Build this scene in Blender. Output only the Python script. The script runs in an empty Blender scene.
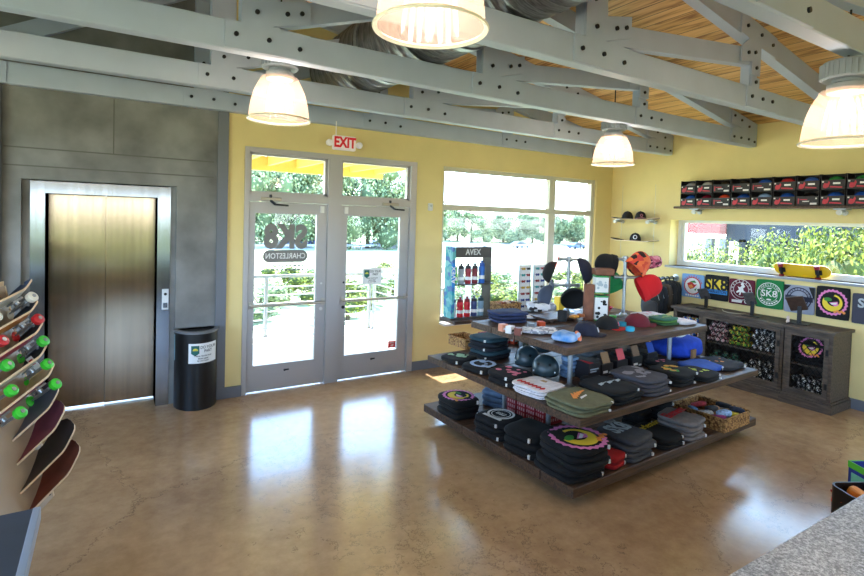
import bpy, bmesh, math, random
from mathutils import Vector, Matrix, Euler, noise
random.seed(7)
PI = math.pi
scene = bpy.context.scene
COL = scene.collection

# ---------------------------------------------------------------- camera
F = 520.92; SHY = -51.77
YAW, PIT, ROL = .5535, -.0330, .0303
CAM = Vector((-7.165, -5.8884, 1.9978))
FW = Vector((math.sin(YAW)*math.cos(PIT), math.cos(YAW)*math.cos(PIT), math.sin(PIT)))
RT0 = Vector((math.cos(YAW), -math.sin(YAW), 0)); UP0 = RT0.cross(FW)
RT = RT0*math.cos(ROL) + UP0*math.sin(ROL)
UP = UP0*math.cos(ROL) - RT0*math.sin(ROL)
cd = bpy.data.cameras.new('camera'); cam = bpy.data.objects.new('camera', cd); COL.objects.link(cam)
cam.matrix_world = Matrix(((RT.x, UP.x, -FW.x, CAM.x), (RT.y, UP.y, -FW.y, CAM.y), (RT.z, UP.z, -FW.z, CAM.z), (0, 0, 0, 1)))
cd.sensor_width = 36; cd.lens = 36*F/864; cd.shift_y = SHY/864; cd.clip_start = .05; cd.clip_end = 2000
scene.camera = cam

def ray(px, py): return FW + RT*((px-432)/F) - UP*((py-288-SHY)/F)
def P(px, py, ax, v):
    """the point of the plane ax = v that lies on the sight line of a measured point"""
    d = ray(px, py); i = 'xyz'.index(ax); return CAM + d*((v-CAM[i])/d[i])
def PD(px, py, dep): return CAM + ray(px, py)*dep

# ---------------------------------------------------------------- materials
def S(r, g, b):
    f = lambda c: (c/255/12.92 if c/255 <= .04045 else ((c/255+.055)/1.055)**2.4)
    return (f(r), f(g), f(b), 1)
MATS = {}
def mat(name, rgb, rough=.6, metal=0, var=0, scale=8, bump=0, spec=.5, trans=0, emit=None, estr=0, rgb2=None, aniso=0, coat=0, sheen=0, stretch=None):
    if name in MATS: return MATS[name]
    m = bpy.data.materials.new(name); m.use_nodes = True; nt = m.node_tree; N = nt.nodes; L = nt.links
    b = N['Principled BSDF']
    b.inputs['Base Color'].default_value = S(*rgb); b.inputs['Roughness'].default_value = rough; b.inputs['Metallic'].default_value = metal
    b.inputs['Specular IOR Level'].default_value = spec
    if trans: b.inputs['Transmission Weight'].default_value = trans
    if aniso: b.inputs['Anisotropic'].default_value = aniso
    if coat: b.inputs['Coat Weight'].default_value = coat
    if sheen: b.inputs['Sheen Weight'].default_value = sheen
    if emit: b.inputs['Emission Color'].default_value = S(*emit); b.inputs['Emission Strength'].default_value = estr
    if var or bump or rgb2:
        tc = N.new('ShaderNodeTexCoord'); src = tc.outputs['Object']
        if stretch:
            mp = N.new('ShaderNodeMapping'); mp.inputs['Scale'].default_value = stretch; L.new(src, mp.inputs[0]); src = mp.outputs[0]
        nz = N.new('ShaderNodeTexNoise'); nz.inputs['Scale'].default_value = scale; nz.inputs['Detail'].default_value = 6; L.new(src, nz.inputs['Vector'])
        c = S(*rgb)
        if rgb2: lo, hi = c, S(*rgb2)
        else: lo = tuple(x*(1-var) for x in c[:3])+(1,); hi = tuple(min(1, x*(1+var)) for x in c[:3])+(1,)
        rp = N.new('ShaderNodeValToRGB'); rp.color_ramp.elements[0].position = .32; rp.color_ramp.elements[1].position = .68
        rp.color_ramp.elements[0].color = lo; rp.color_ramp.elements[1].color = hi
        L.new(nz.outputs['Fac'], rp.inputs[0]); L.new(rp.outputs[0], b.inputs['Base Color'])
        if bump:
            bp = N.new('ShaderNodeBump'); bp.inputs['Strength'].default_value = bump; bp.inputs['Distance'].default_value = .01
            L.new(nz.outputs['Fac'], bp.inputs['Height']); L.new(bp.outputs[0], b.inputs['Normal'])
    MATS[name] = m
    return m
def patmat(name, cols, scale=40, rough=.8, kind='VORONOI'):
    """printed cloth: cells of several flat colours"""
    if name in MATS: return MATS[name]
    m = bpy.data.materials.new(name); m.use_nodes = True; nt = m.node_tree; N = nt.nodes; L = nt.links; b = N['Principled BSDF']
    b.inputs['Roughness'].default_value = rough
    tc = N.new('ShaderNodeTexCoord'); nz = N.new('ShaderNodeTexNoise'); nz.inputs['Scale'].default_value = scale*.6
    mx = N.new('ShaderNodeMix'); mx.data_type = 'VECTOR'; mx.inputs[0].default_value = .06
    L.new(tc.outputs['Object'], nz.inputs['Vector']); L.new(tc.outputs['Object'], mx.inputs[4]); L.new(nz.outputs['Color'], mx.inputs[5])
    v = N.new('ShaderNodeTexVoronoi'); v.inputs['Scale'].default_value = scale; L.new(mx.outputs[1], v.inputs['Vector'])
    sp = N.new('ShaderNodeSeparateColor'); L.new(v.outputs['Color'], sp.inputs[0])
    rp = N.new('ShaderNodeValToRGB'); rp.color_ramp.interpolation = 'CONSTANT'
    el = rp.color_ramp.elements
    for i, c in enumerate(cols):
        e = el[i] if i < 2 else el.new(i/len(cols))
        e.position = i/len(cols); e.color = S(*c)
    L.new(sp.outputs[0], rp.inputs[0]); L.new(rp.outputs[0], b.inputs['Base Color'])
    MATS[name] = m
    return m

# ---------------------------------------------------------------- mesh building
class MB:
    def __init__(s): s.b = bmesh.new(); s.mi = 0; s.bevelled = False
    def _mk(s, fs):
        for f in fs: f.material_index = s.mi
        return s
    def box(s, lo, hi, rot=None, bev=0, seg=2, M=None):
        lo = Vector(lo); hi = Vector(hi); c = (lo+hi)/2; d = hi-lo
        r = bmesh.ops.create_cube(s.b, size=1)
        vs = r['verts']
        T = Matrix.Translation(c) @ (rot.to_4x4() if rot else Matrix()) @ Matrix.Diagonal((abs(d.x), abs(d.y), abs(d.z), 1))
        if M: T = M @ T
        bmesh.ops.transform(s.b, matrix=T, verts=vs)
        fs = list({f for v in vs for f in v.link_faces})
        s._mk(fs)
        if bev:
            s.bevelled = True
            es = list({e for v in vs for e in v.link_edges})
            r = bmesh.ops.bevel(s.b, geom=es, offset=bev, segments=seg, affect='EDGES', clamp_overlap=True, profile=.5)
            s._mk(r['faces'])
        return s
    def bar(s, a, b, w, h, up=(0, 0, 1), bev=0):
        """box from a to b, w across, h along up"""
        a = Vector(a); b = Vector(b); d = b-a; l = d.length; z = d.normalized(); u = Vector(up)
        x = u.cross(z)
        if x.length < 1e-5: x = Vector((1, 0, 0)).cross(z)
        x.normalize(); y = z.cross(x)
        M = Matrix(((x.x, y.x, z.x, 0), (x.y, y.y, z.y, 0), (x.z, y.z, z.z, 0), (0, 0, 0, 1)))
        M.translation = (a+b)/2
        return s.box((-w/2, -h/2, -l/2), (w/2, h/2, l/2), M=M, bev=bev)
    def cyl(s, a, b, r, r2=None, n=16, cap=True):
        a = Vector(a); b = Vector(b); d = b-a
        q = Vector((0, 0, 1)).rotation_difference(d.normalized()).to_matrix().to_4x4(); q.translation = (a+b)/2
        k = bmesh.ops.create_cone(s.b, cap_ends=cap, segments=n, radius1=r, radius2=r if r2 is None else r2, depth=d.length, matrix=q)
        return s._mk({f for v in k['verts'] for f in v.link_faces})
    def lathe(s, prof, n=24, M=None, close=False):
        rings = []
        for r, z in prof:
            ring = []
            for i in range(n):
                a = 2*PI*i/n; v = Vector((r*math.cos(a), r*math.sin(a), z))
                ring.append(s.b.verts.new(M @ v if M else v))
            rings.append(ring)
        fs = []
        for A, B in zip(rings, rings[1:]):
            for i in range(n):
                fs.append(s.b.faces.new((A[i], A[(i+1) % n], B[(i+1) % n], B[i])))
        if prof[0][0] > 1e-6 and close: fs.append(s.b.faces.new(rings[0][::-1]))
        if prof[-1][0] > 1e-6 and close: fs.append(s.b.faces.new(rings[-1]))
        return s._mk(fs)
    def prism(s, pts, t, M=None, z0=0):
        """outline in xy extruded from z0 to z0+t"""
        T = (lambda v: M @ v) if M else (lambda v: v)
        a = [s.b.verts.new(T(Vector((x, y, z0)))) for x, y in pts]
        b = [s.b.verts.new(T(Vector((x, y, z0+t)))) for x, y in pts]
        n = len(pts); fs = [s.b.faces.new(a[::-1]), s.b.faces.new(b)]
        for i in range(n): fs.append(s.b.faces.new((a[i], a[(i+1) % n], b[(i+1) % n], b[i])))
        return s._mk(fs)
    def ring(s, pts_out, pts_in, t, M=None, z0=0):
        T = (lambda v: M @ v) if M else (lambda v: v)
        V = [[s.b.verts.new(T(Vector((x, y, z)))) for x, y in q] for q in (pts_out, pts_in) for z in (z0, z0+t)]
        o0, o1, i0, i1 = V; n = len(pts_out); fs = []
        for k in range(n):
            j = (k+1) % n
            fs += [s.b.faces.new((o1[k], o1[j], i1[j], i1[k])), s.b.faces.new((o0[j], o0[k], i0[k], i0[j])),
                   s.b.faces.new((o0[k], o0[j], o1[j], o1[k])), s.b.faces.new((i0[j], i0[k], i1[k], i1[j]))]
        return s._mk(fs)
    def tube(s, pts, r, n=10):
        pts = [Vector(p) for p in pts]; rings = []
        for i, p in enumerate(pts):
            d = (pts[min(i+1, len(pts)-1)]-pts[max(i-1, 0)]).normalized()
            u = Vector((0, 0, 1)) if abs(d.z) < .9 else Vector((1, 0, 0))
            x = u.cross(d).normalized(); y = d.cross(x)
            rr = r[i] if isinstance(r, (list, tuple)) else r
            rings.append([s.b.verts.new(p+(x*math.cos(2*PI*k/n)+y*math.sin(2*PI*k/n))*rr) for k in range(n)])
        fs = []
        for A, B in zip(rings, rings[1:]):
            for k in range(n): fs.append(s.b.faces.new((A[k], A[(k+1) % n], B[(k+1) % n], B[k])))
        fs += [s.b.faces.new(rings[0][::-1]), s.b.faces.new(rings[-1])]
        return s._mk(fs)
    def slab(s, w, d, h, k=5, n=7, amp=.006, seed=0, M=None, sag=0):
        """soft folded cloth: rounded block, base on z = 0"""
        off = Vector((seed*3.7, seed*1.3, seed*.7)); g = {}; N = n+1; fs = []
        def vert(i, j, l):
            if (i, j, l) not in g:
                q = Vector((2*i/N-1, 2*j/N-1, 2*l/N-1)); q = q/(abs(q.x)**k+abs(q.y)**k+abs(q.z)**k)**(1/k)
                c = Vector((q.x*w/2, q.y*d/2, (q.z+1)*h/2)); nn = noise.noise_vector(c*9+off)
                c += Vector((nn.x*amp*1.6, nn.y*amp*1.6, nn.z*amp*(c.z/h))); c.z = max(0, c.z)
                g[i, j, l] = s.b.verts.new(M @ c if M else c)
            return g[i, j, l]
        for a in range(N):
            for b in range(N):
                for e in (0, N):
                    for f in ((lambda u, v: (u, v, e)), (lambda u, v: (u, e, v)), (lambda u, v: (e, u, v))):
                        fs.append(s.b.faces.new([vert(*f(*t)) for t in ((a, b), (a+1, b), (a+1, b+1), (a, b+1))]))
        return s._mk(fs)
    def add(s, other_mesh, M):
        k = len(s.b.verts); s.b.from_mesh(other_mesh); s.b.verts.ensure_lookup_table()
        vs = s.b.verts[k:]
        for v in vs: v.co = M @ v.co
        return s._mk({f for v in vs for f in v.link_faces})
def disc(r, n=28, a0=0, sx=1, sy=1, cx=0, cy=0): return [(cx+r*sx*math.cos(a0+2*PI*i/n), cy+r*sy*math.sin(a0+2*PI*i/n)) for i in range(n)]

def mesh(name, mb, mats, ang=40):
    me = bpy.data.meshes.new(name)
    bmesh.ops.recalc_face_normals(mb.b, faces=mb.b.faces)
    mb.b.to_mesh(me); mb.b.free()
    for m in (mats if isinstance(mats, (list, tuple)) else [mats]): me.materials.append(m)
    me.polygons.foreach_set('use_smooth', [True]*len(me.polygons)); me.set_sharp_from_angle(angle=math.radians(ang))
    if mb.bevelled:                # area-weighted corner normals keep the big flat faces flat
        vf = {}
        for p in me.polygons:
            for v in p.vertices: vf.setdefault(v, []).append(p)
        ca = math.cos(math.radians(ang)); out = []
        for p in me.polygons:
            for v in p.vertices:
                n = Vector()
                for q in vf[v]:
                    if q.normal.dot(p.normal) > ca: n += q.normal*q.area**1.5
                out.append(n.normalized() if n.length > 0 else p.normal.copy())
        me.normals_split_custom_set(out)
    return me
def obj(name, mb, mats, parent=None, loc=None, rot=None, label=None, ang=40):
    me = mb if isinstance(mb, bpy.types.Mesh) else mesh(name, mb, mats, ang)
    o = bpy.data.objects.new(name, me); COL.objects.link(o)
    if parent: o.parent = parent
    if loc is not None: o.location = loc
    if rot is not None: o.rotation_euler = rot
    if label: o['label'] = label
    return o
def tag(o, label, cat, group=None, kind=None):
    o['label'] = label; o['category'] = cat
    if group: o['group'] = group
    if kind: o['kind'] = kind
    return o
def thing(name, label, cat, loc=(0, 0, 0), rz=0, group=None, rot=None, kind=None):
    o = bpy.data.objects.new(name, None); COL.objects.link(o); o.empty_display_size = .05
    o.location = loc; o.rotation_euler = rot if rot is not None else (0, 0, rz)
    return tag(o, label, cat, group, kind)
def struct(name, mb, m, label=None, parent=None):
    o = obj(name, mb, m, parent)
    if not parent: o['kind'] = 'structure'; o['label'] = label or name.replace('_', ' '); o['category'] = name.split('_')[0]
    return o
def dup(root, loc, rot=None, label=None, group=None):
    r = root.copy(); COL.objects.link(r); r.location = loc
    if rot is not None: r.rotation_euler = rot
    if label: r['label'] = label
    if group: r['group'] = group
    for ch in list(root.children):
        c = ch.copy(); COL.objects.link(c); c.parent = r
        for g in ch.children:
            d = g.copy(); COL.objects.link(d); d.parent = c
    return r
def text_mesh(s, size, depth=.002, bold=.012, sx=1.0, mirror=False, spacing=1.0):
    cu = bpy.data.curves.new('lettering', 'FONT'); cu.body = s; cu.size = size; cu.extrude = depth/2; cu.offset = bold*size
    cu.align_x = 'CENTER'; cu.align_y = 'CENTER'; cu.space_character = spacing; cu.resolution_u = 3
    o = bpy.data.objects.new('lettering', cu)
    me = bpy.data.meshes.new_from_object(o)
    bpy.data.objects.remove(o); bpy.data.curves.remove(cu)
    k = Matrix.Diagonal((-sx if mirror else sx, 1, 1, 1)); me.transform(k)
    if mirror: me.flip_normals()
    return me
def text(s, size, m, parent=None, M=None, name='lettering', **kw):
    me = text_mesh(s, size, **kw)
    if M: me.transform(M)
    me.materials.clear(); me.materials.append(m)
    return obj(name, me, None, parent)
# orientation of flat artwork: local x along the first axis, y along the second, z out of the face
def face(origin, ex, ey):
    ex = Vector(ex).normalized(); ey = Vector(ey).normalized(); ez = ex.cross(ey)
    M = Matrix(((ex.x, ey.x, ez.x, 0), (ex.y, ey.y, ez.y, 0), (ex.z, ey.z, ez.z, 0), (0, 0, 0, 1))); M.translation = Vector(origin)
    return M
SKY, SUN, EXPO, POW = 24.0, 11.0, 1.17, 8
# ---------------------------------------------------------------- palette
m_yel = mat('wall_paint_yellow', (230, 209, 146), .75, var=.03, scale=3)
m_conc = mat('raw_concrete', (100, 99, 96), .8, scale=2.2, bump=.25, rgb2=(142, 141, 138))
m_truss = mat('truss_paint_grey', (176, 186, 204), .5, var=.04, scale=4)
m_base = mat('baseboard_grey', (108, 112, 120), .5)
m_alu = mat('door_aluminium', (178, 174, 173), .42, metal=.35)
m_alu2 = mat('window_frame_cream', (200, 194, 176), .45)
m_white = mat('white_paint', (232, 230, 226), .5)
m_black = mat('black_plastic', (14, 14, 15), .35)
m_blackm = mat('matt_black', (16, 16, 17), .7)
m_pipe = mat('galvanised_pipe', (168, 174, 180), .35, metal=.85, var=.12, scale=60)
m_bolt = mat('bolt_steel', (52, 54, 58), .4, metal=.8)
m_wood = mat('weathered_shelf_wood', (52, 37, 28), .5, scale=5, bump=.35, rgb2=(98, 72, 53), stretch=(1, 12, 12))
m_cab = mat('cabinet_wood', (60, 50, 42), .6, scale=6, bump=.3, rgb2=(98, 84, 72), stretch=(8, 1, 8))
m_ply = mat('plywood', (205, 178, 140), .55, var=.08, scale=6)

def glass_mat():
    m = bpy.data.materials.new('window_glass'); m.use_nodes = True; nt = m.node_tree; N = nt.nodes; L = nt.links
    N.remove(N['Principled BSDF']); out = N['Material Output']
    t = N.new('ShaderNodeBsdfTransparent'); g = N.new('ShaderNodeBsdfGlossy'); g.inputs['Roughness'].default_value = .02
    lw = N.new('ShaderNodeLayerWeight'); lw.inputs[0].default_value = .5; pw = N.new('ShaderNodeMath'); pw.operation = 'POWER'; pw.inputs[1].default_value = 4; fr = N.new('ShaderNodeMath'); fr.operation = 'MULTIPLY_ADD'; fr.inputs[1].default_value = .6; fr.inputs[2].default_value = .03; mx = N.new('ShaderNodeMixShader')
    L.new(lw.outputs['Facing'], pw.inputs[0]); L.new(pw.outputs[0], fr.inputs[0]); L.new(fr.outputs[0], mx.inputs[0]); L.new(t.outputs[0], mx.inputs[1]); L.new(g.outputs[0], mx.inputs[2]); L.new(mx.outputs[0], out.inputs[0])
    t.inputs[0].default_value = (.96, .98, .98, 1)
    return m
m_glass = glass_mat()

def floor_mat():
    m = bpy.data.materials.new('polished_concrete_floor'); m.use_nodes = True; nt = m.node_tree; N = nt.nodes; L = nt.links; b = N['Principled BSDF']
    tc = N.new('ShaderNodeTexCoord')
    n1 = N.new('ShaderNodeTexNoise'); n1.inputs['Scale'].default_value = .9; n1.inputs['Detail'].default_value = 8; n1.inputs['Roughness'].default_value = .62
    n2 = N.new('ShaderNodeTexNoise'); n2.inputs['Scale'].default_value = 9; n2.inputs['Detail'].default_value = 8; n2.inputs['Roughness'].default_value = .7
    n3 = N.new('ShaderNodeTexVoronoi'); n3.feature = 'DISTANCE_TO_EDGE'; n3.inputs['Scale'].default_value = .55
    for n in (n1, n2): L.new(tc.outputs['Object'], n.inputs['Vector'])
    ds = N.new('ShaderNodeMix'); ds.data_type = 'VECTOR'; ds.inputs[0].default_value = .25; L.new(tc.outputs['Object'], ds.inputs[4]); L.new(n2.outputs['Color'], ds.inputs[5]); L.new(ds.outputs[1], n3.inputs['Vector'])
    mx = N.new('ShaderNodeMix'); mx.data_type = 'FLOAT'; mx.inputs[0].default_value = .4; L.new(n1.outputs['Fac'], mx.inputs[2]); L.new(n2.outputs['Fac'], mx.inputs[3])
    rp = N.new('ShaderNodeValToRGB'); e = rp.color_ramp.elements; e[0].position = .34; e[0].color = S(154, 120, 88); e[1].position = .66; e[1].color = S(204, 170, 130)
    L.new(mx.outputs[0], rp.inputs[0])
    ck = N.new('ShaderNodeMath'); ck.operation = 'LESS_THAN'; ck.inputs[1].default_value = .0016; L.new(n3.outputs['Distance'], ck.inputs[0])
    cm = N.new('ShaderNodeMix'); cm.data_type = 'RGBA'; cm.inputs[7].default_value = S(84, 68, 54)
    fk = N.new('ShaderNodeMath'); fk.operation = 'MULTIPLY'; fk.inputs[1].default_value = .55; L.new(ck.outputs[0], fk.inputs[0]); L.new(fk.outputs[0], cm.inputs[0]); L.new(rp.outputs[0], cm.inputs[6])
    L.new(cm.outputs[2], b.inputs['Base Color'])
    rr = N.new('ShaderNodeMapRange'); rr.inputs[3].default_value = .1; rr.inputs[4].default_value = .24; L.new(n2.outputs['Fac'], rr.inputs[0]); L.new(rr.outputs[0], b.inputs['Roughness'])
    b.inputs['Specular IOR Level'].default_value = .8
    bp = N.new('ShaderNodeBump'); bp.inputs['Strength'].default_value = .05; bp.inputs['Distance'].default_value = .01; L.new(n2.outputs['Fac'], bp.inputs['Height']); L.new(bp.outputs[0], b.inputs['Normal'])
    return m
def deck_mat():
    """tongue-and-groove pine roof boards running front to back"""
    m = bpy.data.materials.new('pine_roof_boards'); m.use_nodes = True; nt = m.node_tree; N = nt.nodes; L = nt.links; b = N['Principled BSDF']
    tc = N.new('ShaderNodeTexCoord'); sx = N.new('ShaderNodeSeparateXYZ'); L.new(tc.outputs['Object'], sx.inputs[0])
    d = N.new('ShaderNodeMath'); d.operation = 'DIVIDE'; d.inputs[1].default_value = .14; L.new(sx.outputs['X'], d.inputs[0])
    fl = N.new('ShaderNodeMath'); fl.operation = 'FLOOR'; L.new(d.outputs[0], fl.inputs[0])
    fr = N.new('ShaderNodeMath'); fr.operation = 'FRACT'; L.new(d.outputs[0], fr.inputs[0])
    wn = N.new('ShaderNodeTexWhiteNoise'); wn.noise_dimensions = '1D'; L.new(fl.outputs[0], wn.inputs['W'])
    mp = N.new('ShaderNodeMapping'); mp.inputs['Scale'].default_value = (14, 1.1, 1); L.new(tc.outputs['Object'], mp.inputs[0])
    of = N.new('ShaderNodeCombineXYZ'); m7 = N.new('ShaderNodeMath'); m7.operation = 'MULTIPLY'; m7.inputs[1].default_value = 37; L.new(wn.outputs['Value'], m7.inputs[0]); L.new(m7.outputs[0], of.inputs[1]); L.new(of.outputs[0], mp.inputs['Location'])
    nz = N.new('ShaderNodeTexNoise'); nz.inputs['Scale'].default_value = 1.2; nz.inputs['Detail'].default_value = 5; nz.inputs['Distortion'].default_value = 1.2; L.new(mp.outputs[0], nz.inputs['Vector'])
    ad = N.new('ShaderNodeMath'); ad.operation = 'MULTIPLY_ADD'; ad.inputs[1].default_value = .22; L.new(wn.outputs['Value'], ad.inputs[0]); L.new(nz.outputs['Fac'], ad.inputs[2])
    rp = N.new('ShaderNodeValToRGB'); e = rp.color_ramp.elements; e[0].position = .38; e[0].color = S(150, 98, 46); e[1].position = .78; e[1].color = S(236, 192, 126)
    k = e.new(.55); k.color = S(216, 166, 98)
    L.new(ad.outputs[0], rp.inputs[0])
    gp = N.new('ShaderNodeMath'); gp.operation = 'LESS_THAN'; gp.inputs[1].default_value = .045; L.new(fr.outputs[0], gp.inputs[0])
    cm = N.new('ShaderNodeMix'); cm.data_type = 'RGBA'; cm.inputs[7].default_value = S(84, 54, 26); L.new(gp.outputs[0], cm.inputs[0]); L.new(rp.outputs[0], cm.inputs[6]); L.new(cm.outputs[2], b.inputs['Base Color'])
    b.inputs['Roughness'].default_value = .5
    return m
m_floor = floor_mat(); m_deck = deck_mat()

# ---------------------------------------------------------------- the shell
X0, Y0 = -10.2, -9.4            # left wall, wall behind the camera
def roof(x): return 3.36 - .195*x
EX0, EX1, EZ = -7.787, -6.642, 2.237
DX0, DX1, DZ = -5.934, -3.792, 2.723
WX0, WX1, WZ0, WZ1 = -3.373, -.38, .61, 2.714
XB = -6.106                      # concrete ends, yellow begins
struct('floor', MB().box((X0-.2, Y0-.2, -.2), (.3, .4, 0)), m_floor, 'polished brown concrete floor')
b = MB()
b.box((XB, 0, 0), (DX0, .2, 5.2)).box((DX0, 0, DZ), (DX1, .2, 4.8)).box((DX1, 0, 0), (WX0, .2, 4.6))
b.box((WX0, 0, 0), (WX1, .2, WZ0)).box((WX0, 0, WZ1), (WX1, .2, 4.3)).box((WX1, 0, 0), (.3, .2, 3.6))
struct('wall_back', b, m_yel, 'yellow painted wall with the doors and the big window')
b = MB()
b.box((X0, 0, 0), (EX0-.06, .4, 5.6)).box((EX1+.05, 0, 0), (XB, .4, 5.3)).box((EX0-.06, 0, EZ+.012), (EX1+.05, .4, 5.6))
b.box((EX0-.06, .06, 0), (EX0, .4, EZ+.012)).box((EX1, .06, 0), (EX1+.05, .4, EZ+.012))
struct('wall_left_back', b, m_conc, 'bare grey concrete wall around the lift doors')
b = MB(); m_joint = mat('concrete_joint', (100, 98, 93), .9)
for z in (2.36, 2.52): b.box((-7.97, -.004, z), (XB-.14, .002, z+.012))
b.box((-7.15, -.004, 2.53), (-7.14, .002, 3.05)); b.box((EX1+.1, -.004, .45), (XB-.14, .002, .456))
struct('trim_1', b, m_joint, 'formwork joint lines in the concrete wall')
struct('trim_2', MB().box((XB-.105, -.03, 0), (XB, .0, 3.06)), m_base, 'grey strip where concrete meets yellow wall')
struct('trim_3', MB().box((-8.14, -.06, 0), (-7.98, 0, 3.06)), mat('dark_post', (70, 70, 70), .6), 'dark vertical post at the left end of the concrete')
# right wall with the ribbon window
RY0, RY1, RZ0, RZ1 = -1.103, -5.3, 1.414, 2.095
b = MB()
b.box((0, .2, 0), (.3, RY0, 3.7)).box((0, RY0, 0), (.3, RY1, RZ0)).box((0, RY0, RZ1), (.3, RY1, 3.7)).box((0, RY1, 0), (.3, Y0, 3.7))
struct('wall_right', b, m_yel, 'yellow painted wall with the long low window')
m_plain = mat('plaster_tan', (206, 190, 150), .8)
b = MB()
b.box((X0-.2, Y0, 0), (X0, .4, 1.0)).box((X0-.2, Y0, 2.8), (X0, .4, 5.7)).box((X0-.2, -1.2, 1.0), (X0, .4, 2.8)).box((X0-.2, Y0, 1), (X0, -8.6, 2.8)).box((X0-.2, -5.2, 1), (X0, -4.9, 2.8))
struct('wall_left', b, m_plain)
b = MB()
b.box((X0, Y0-.2, 0), (.3, Y0, .45)).box((X0, Y0-.2, 2.36), (.3, Y0, 5.7))
for x in (X0, -3.5, -.3): b.box((x, Y0-.2, .45), (x+.4, Y0, 2.36))
struct('wall_front', b, m_plain)
def roof_slab(x0, x1):
    b = MB(); b.prism([(x0, roof(x0)), (x1, roof(x1)), (x1, roof(x1)+.16), (x0, roof(x0)+.16)], 10.4, face((0, .6, 0), (1, 0, 0), (0, 0, 1))); return b
struct('ceiling', roof_slab(-6.62, .5), m_deck, 'sloping roof of honey-coloured pine boards')
struct('ceiling_left', roof_slab(X0-.3, -6.62), mat('soffit_grey', (168, 178, 190), .6, var=.05), 'grey painted part of the roof above the lift')
# baseboards
b = MB().box((XB-.11, -.035, 0), (DX0, 0, .115)); b.box((DX1, -.018, 0), (-.0, 0, .115)); struct('baseboard_back', b, m_base)
struct('baseboard_right', MB().box((-.018, -9.2, 0), (0, -.02, .115)), m_base)

# ---------------------------------------------------------------- lift doors
def steel_mat(name, rgb, rough):
    """vertically brushed steel: the grain spreads reflections sideways"""
    m = bpy.data.materials.new(name); m.use_nodes = True; nt = m.node_tree; N = nt.nodes; L = nt.links; b = N['Principled BSDF']
    b.inputs['Metallic'].default_value = 1; b.inputs['Roughness'].default_value = rough; b.inputs['Anisotropic'].default_value = .85
    cx = N.new('ShaderNodeCombineXYZ'); cx.inputs[0].default_value = 1; L.new(cx.outputs[0], b.inputs['Tangent'])
    tc = N.new('ShaderNodeTexCoord'); mp2 = N.new('ShaderNodeMapping'); mp2.inputs['Scale'].default_value = (22, 22, .7); L.new(tc.outputs['Object'], mp2.inputs[0])
    n2 = N.new('ShaderNodeTexNoise'); n2.inputs['Scale'].default_value = 1; L.new(mp2.outputs[0], n2.inputs['Vector'])
    rp = N.new('ShaderNodeValToRGB'); e = rp.color_ramp.elements; e[0].position = .3; e[1].position = .7; e[0].color = S(*[int(c*.92) for c in rgb]); e[1].color = S(*rgb)
    L.new(n2.outputs['Fac'], rp.inputs[0]); L.new(rp.outputs[0], b.inputs['Base Color'])
    return m
m_steel = steel_mat('brushed_steel', (158, 138, 116), .16)
m_steel2 = steel_mat('steel_jamb', (150, 152, 156), .18)
lift = thing('door_3', 'brushed steel lift doors in the concrete wall', 'lift doors', ((EX0+EX1)/2, .34, 0), kind='structure')
ox = (EX0+EX1)/2
JL, JR, HT = EX0+.11, EX1-.118, 2.13
b = MB().box((EX0-ox, -.29, 0), (JL-ox, .05, EZ)).box((JR-ox, -.29, 0), (EX1-ox, .05, EZ)).box((JL-ox, -.285, HT), (JR-ox, .05, EZ))
obj('jamb', b, m_steel2, lift)
SE = -7.203
obj('door_panel', MB().box((JL-ox, .0, .02), (SE-ox, .03, HT), bev=.004), m_steel, lift)
obj('door_panel', MB().box((SE-ox-.0, -.022, .02), (JR-ox, .008, HT), bev=.004), m_steel, lift)
obj('threshold', MB().box((SE-ox, -.06, 0), (JR-ox, .05, .012)), mat('sill_metal', (196, 196, 190), .3, metal=.8), lift)
cp = obj('call_plate', MB().box((-6.712-ox, -.302, .99), (-6.652-ox, -.289, 1.2), bev=.003), mat('panel_white', (214, 216, 218), .35), lift, label='pale call button plate on the right jamb')
obj('call_button', MB().cyl((-6.682-ox, -.312, 1.15), (-6.682-ox, -.3, 1.15), .014), m_black, cp)
obj('key_plate', MB().box((-6.702-ox, -.305, 1.01), (-6.662-ox, -.3, 1.06)), m_steel2, cp)

# ---------------------------------------------------------------- entrance doors
YD = .0
b = MB(); f = .055
b.box((DX0, -.02, 0), (DX0+.05, .11, DZ)).box((DX1-.085, -.02, 0), (DX1, .11, DZ)).box((DX0+.01, -.018, DZ-.055), (DX1-.01, .108, DZ))
b.box((DX0+.04, -.015, 2.135), (DX1-.085, .105, 2.222)); b.box((-4.985, -.021, 0), (-4.82, .111, 2.7))
for x0, x1 in ((DX0+.05, -4.985), (-4.82, DX1-.085)):
    b.box((x0, .03, 2.222), (x0+.03, .09, 2.668)).box((x1-.03, .03, 2.222), (x1, .09, 2.668)).box((x0, .03, 2.222), (x1, .09, 2.25)).box((x0, .03, 2.645), (x1, .09, 2.668))
struct('trim_4', b, m_alu, 'grey aluminium frame around the double doors')
tg = struct('window_3', MB().box((DX0+.08, .055, 2.25), (-5.015, .062, 2.645)), m_glass, 'transom pane above the left door')
tg = struct('window_4', MB().box((-4.79, .055, 2.25), (DX1-.115, .062, 2.645)), m_glass, 'transom pane above the right door')
m_vinyl = mat('grey_vinyl', (128, 126, 122), .6)
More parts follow.
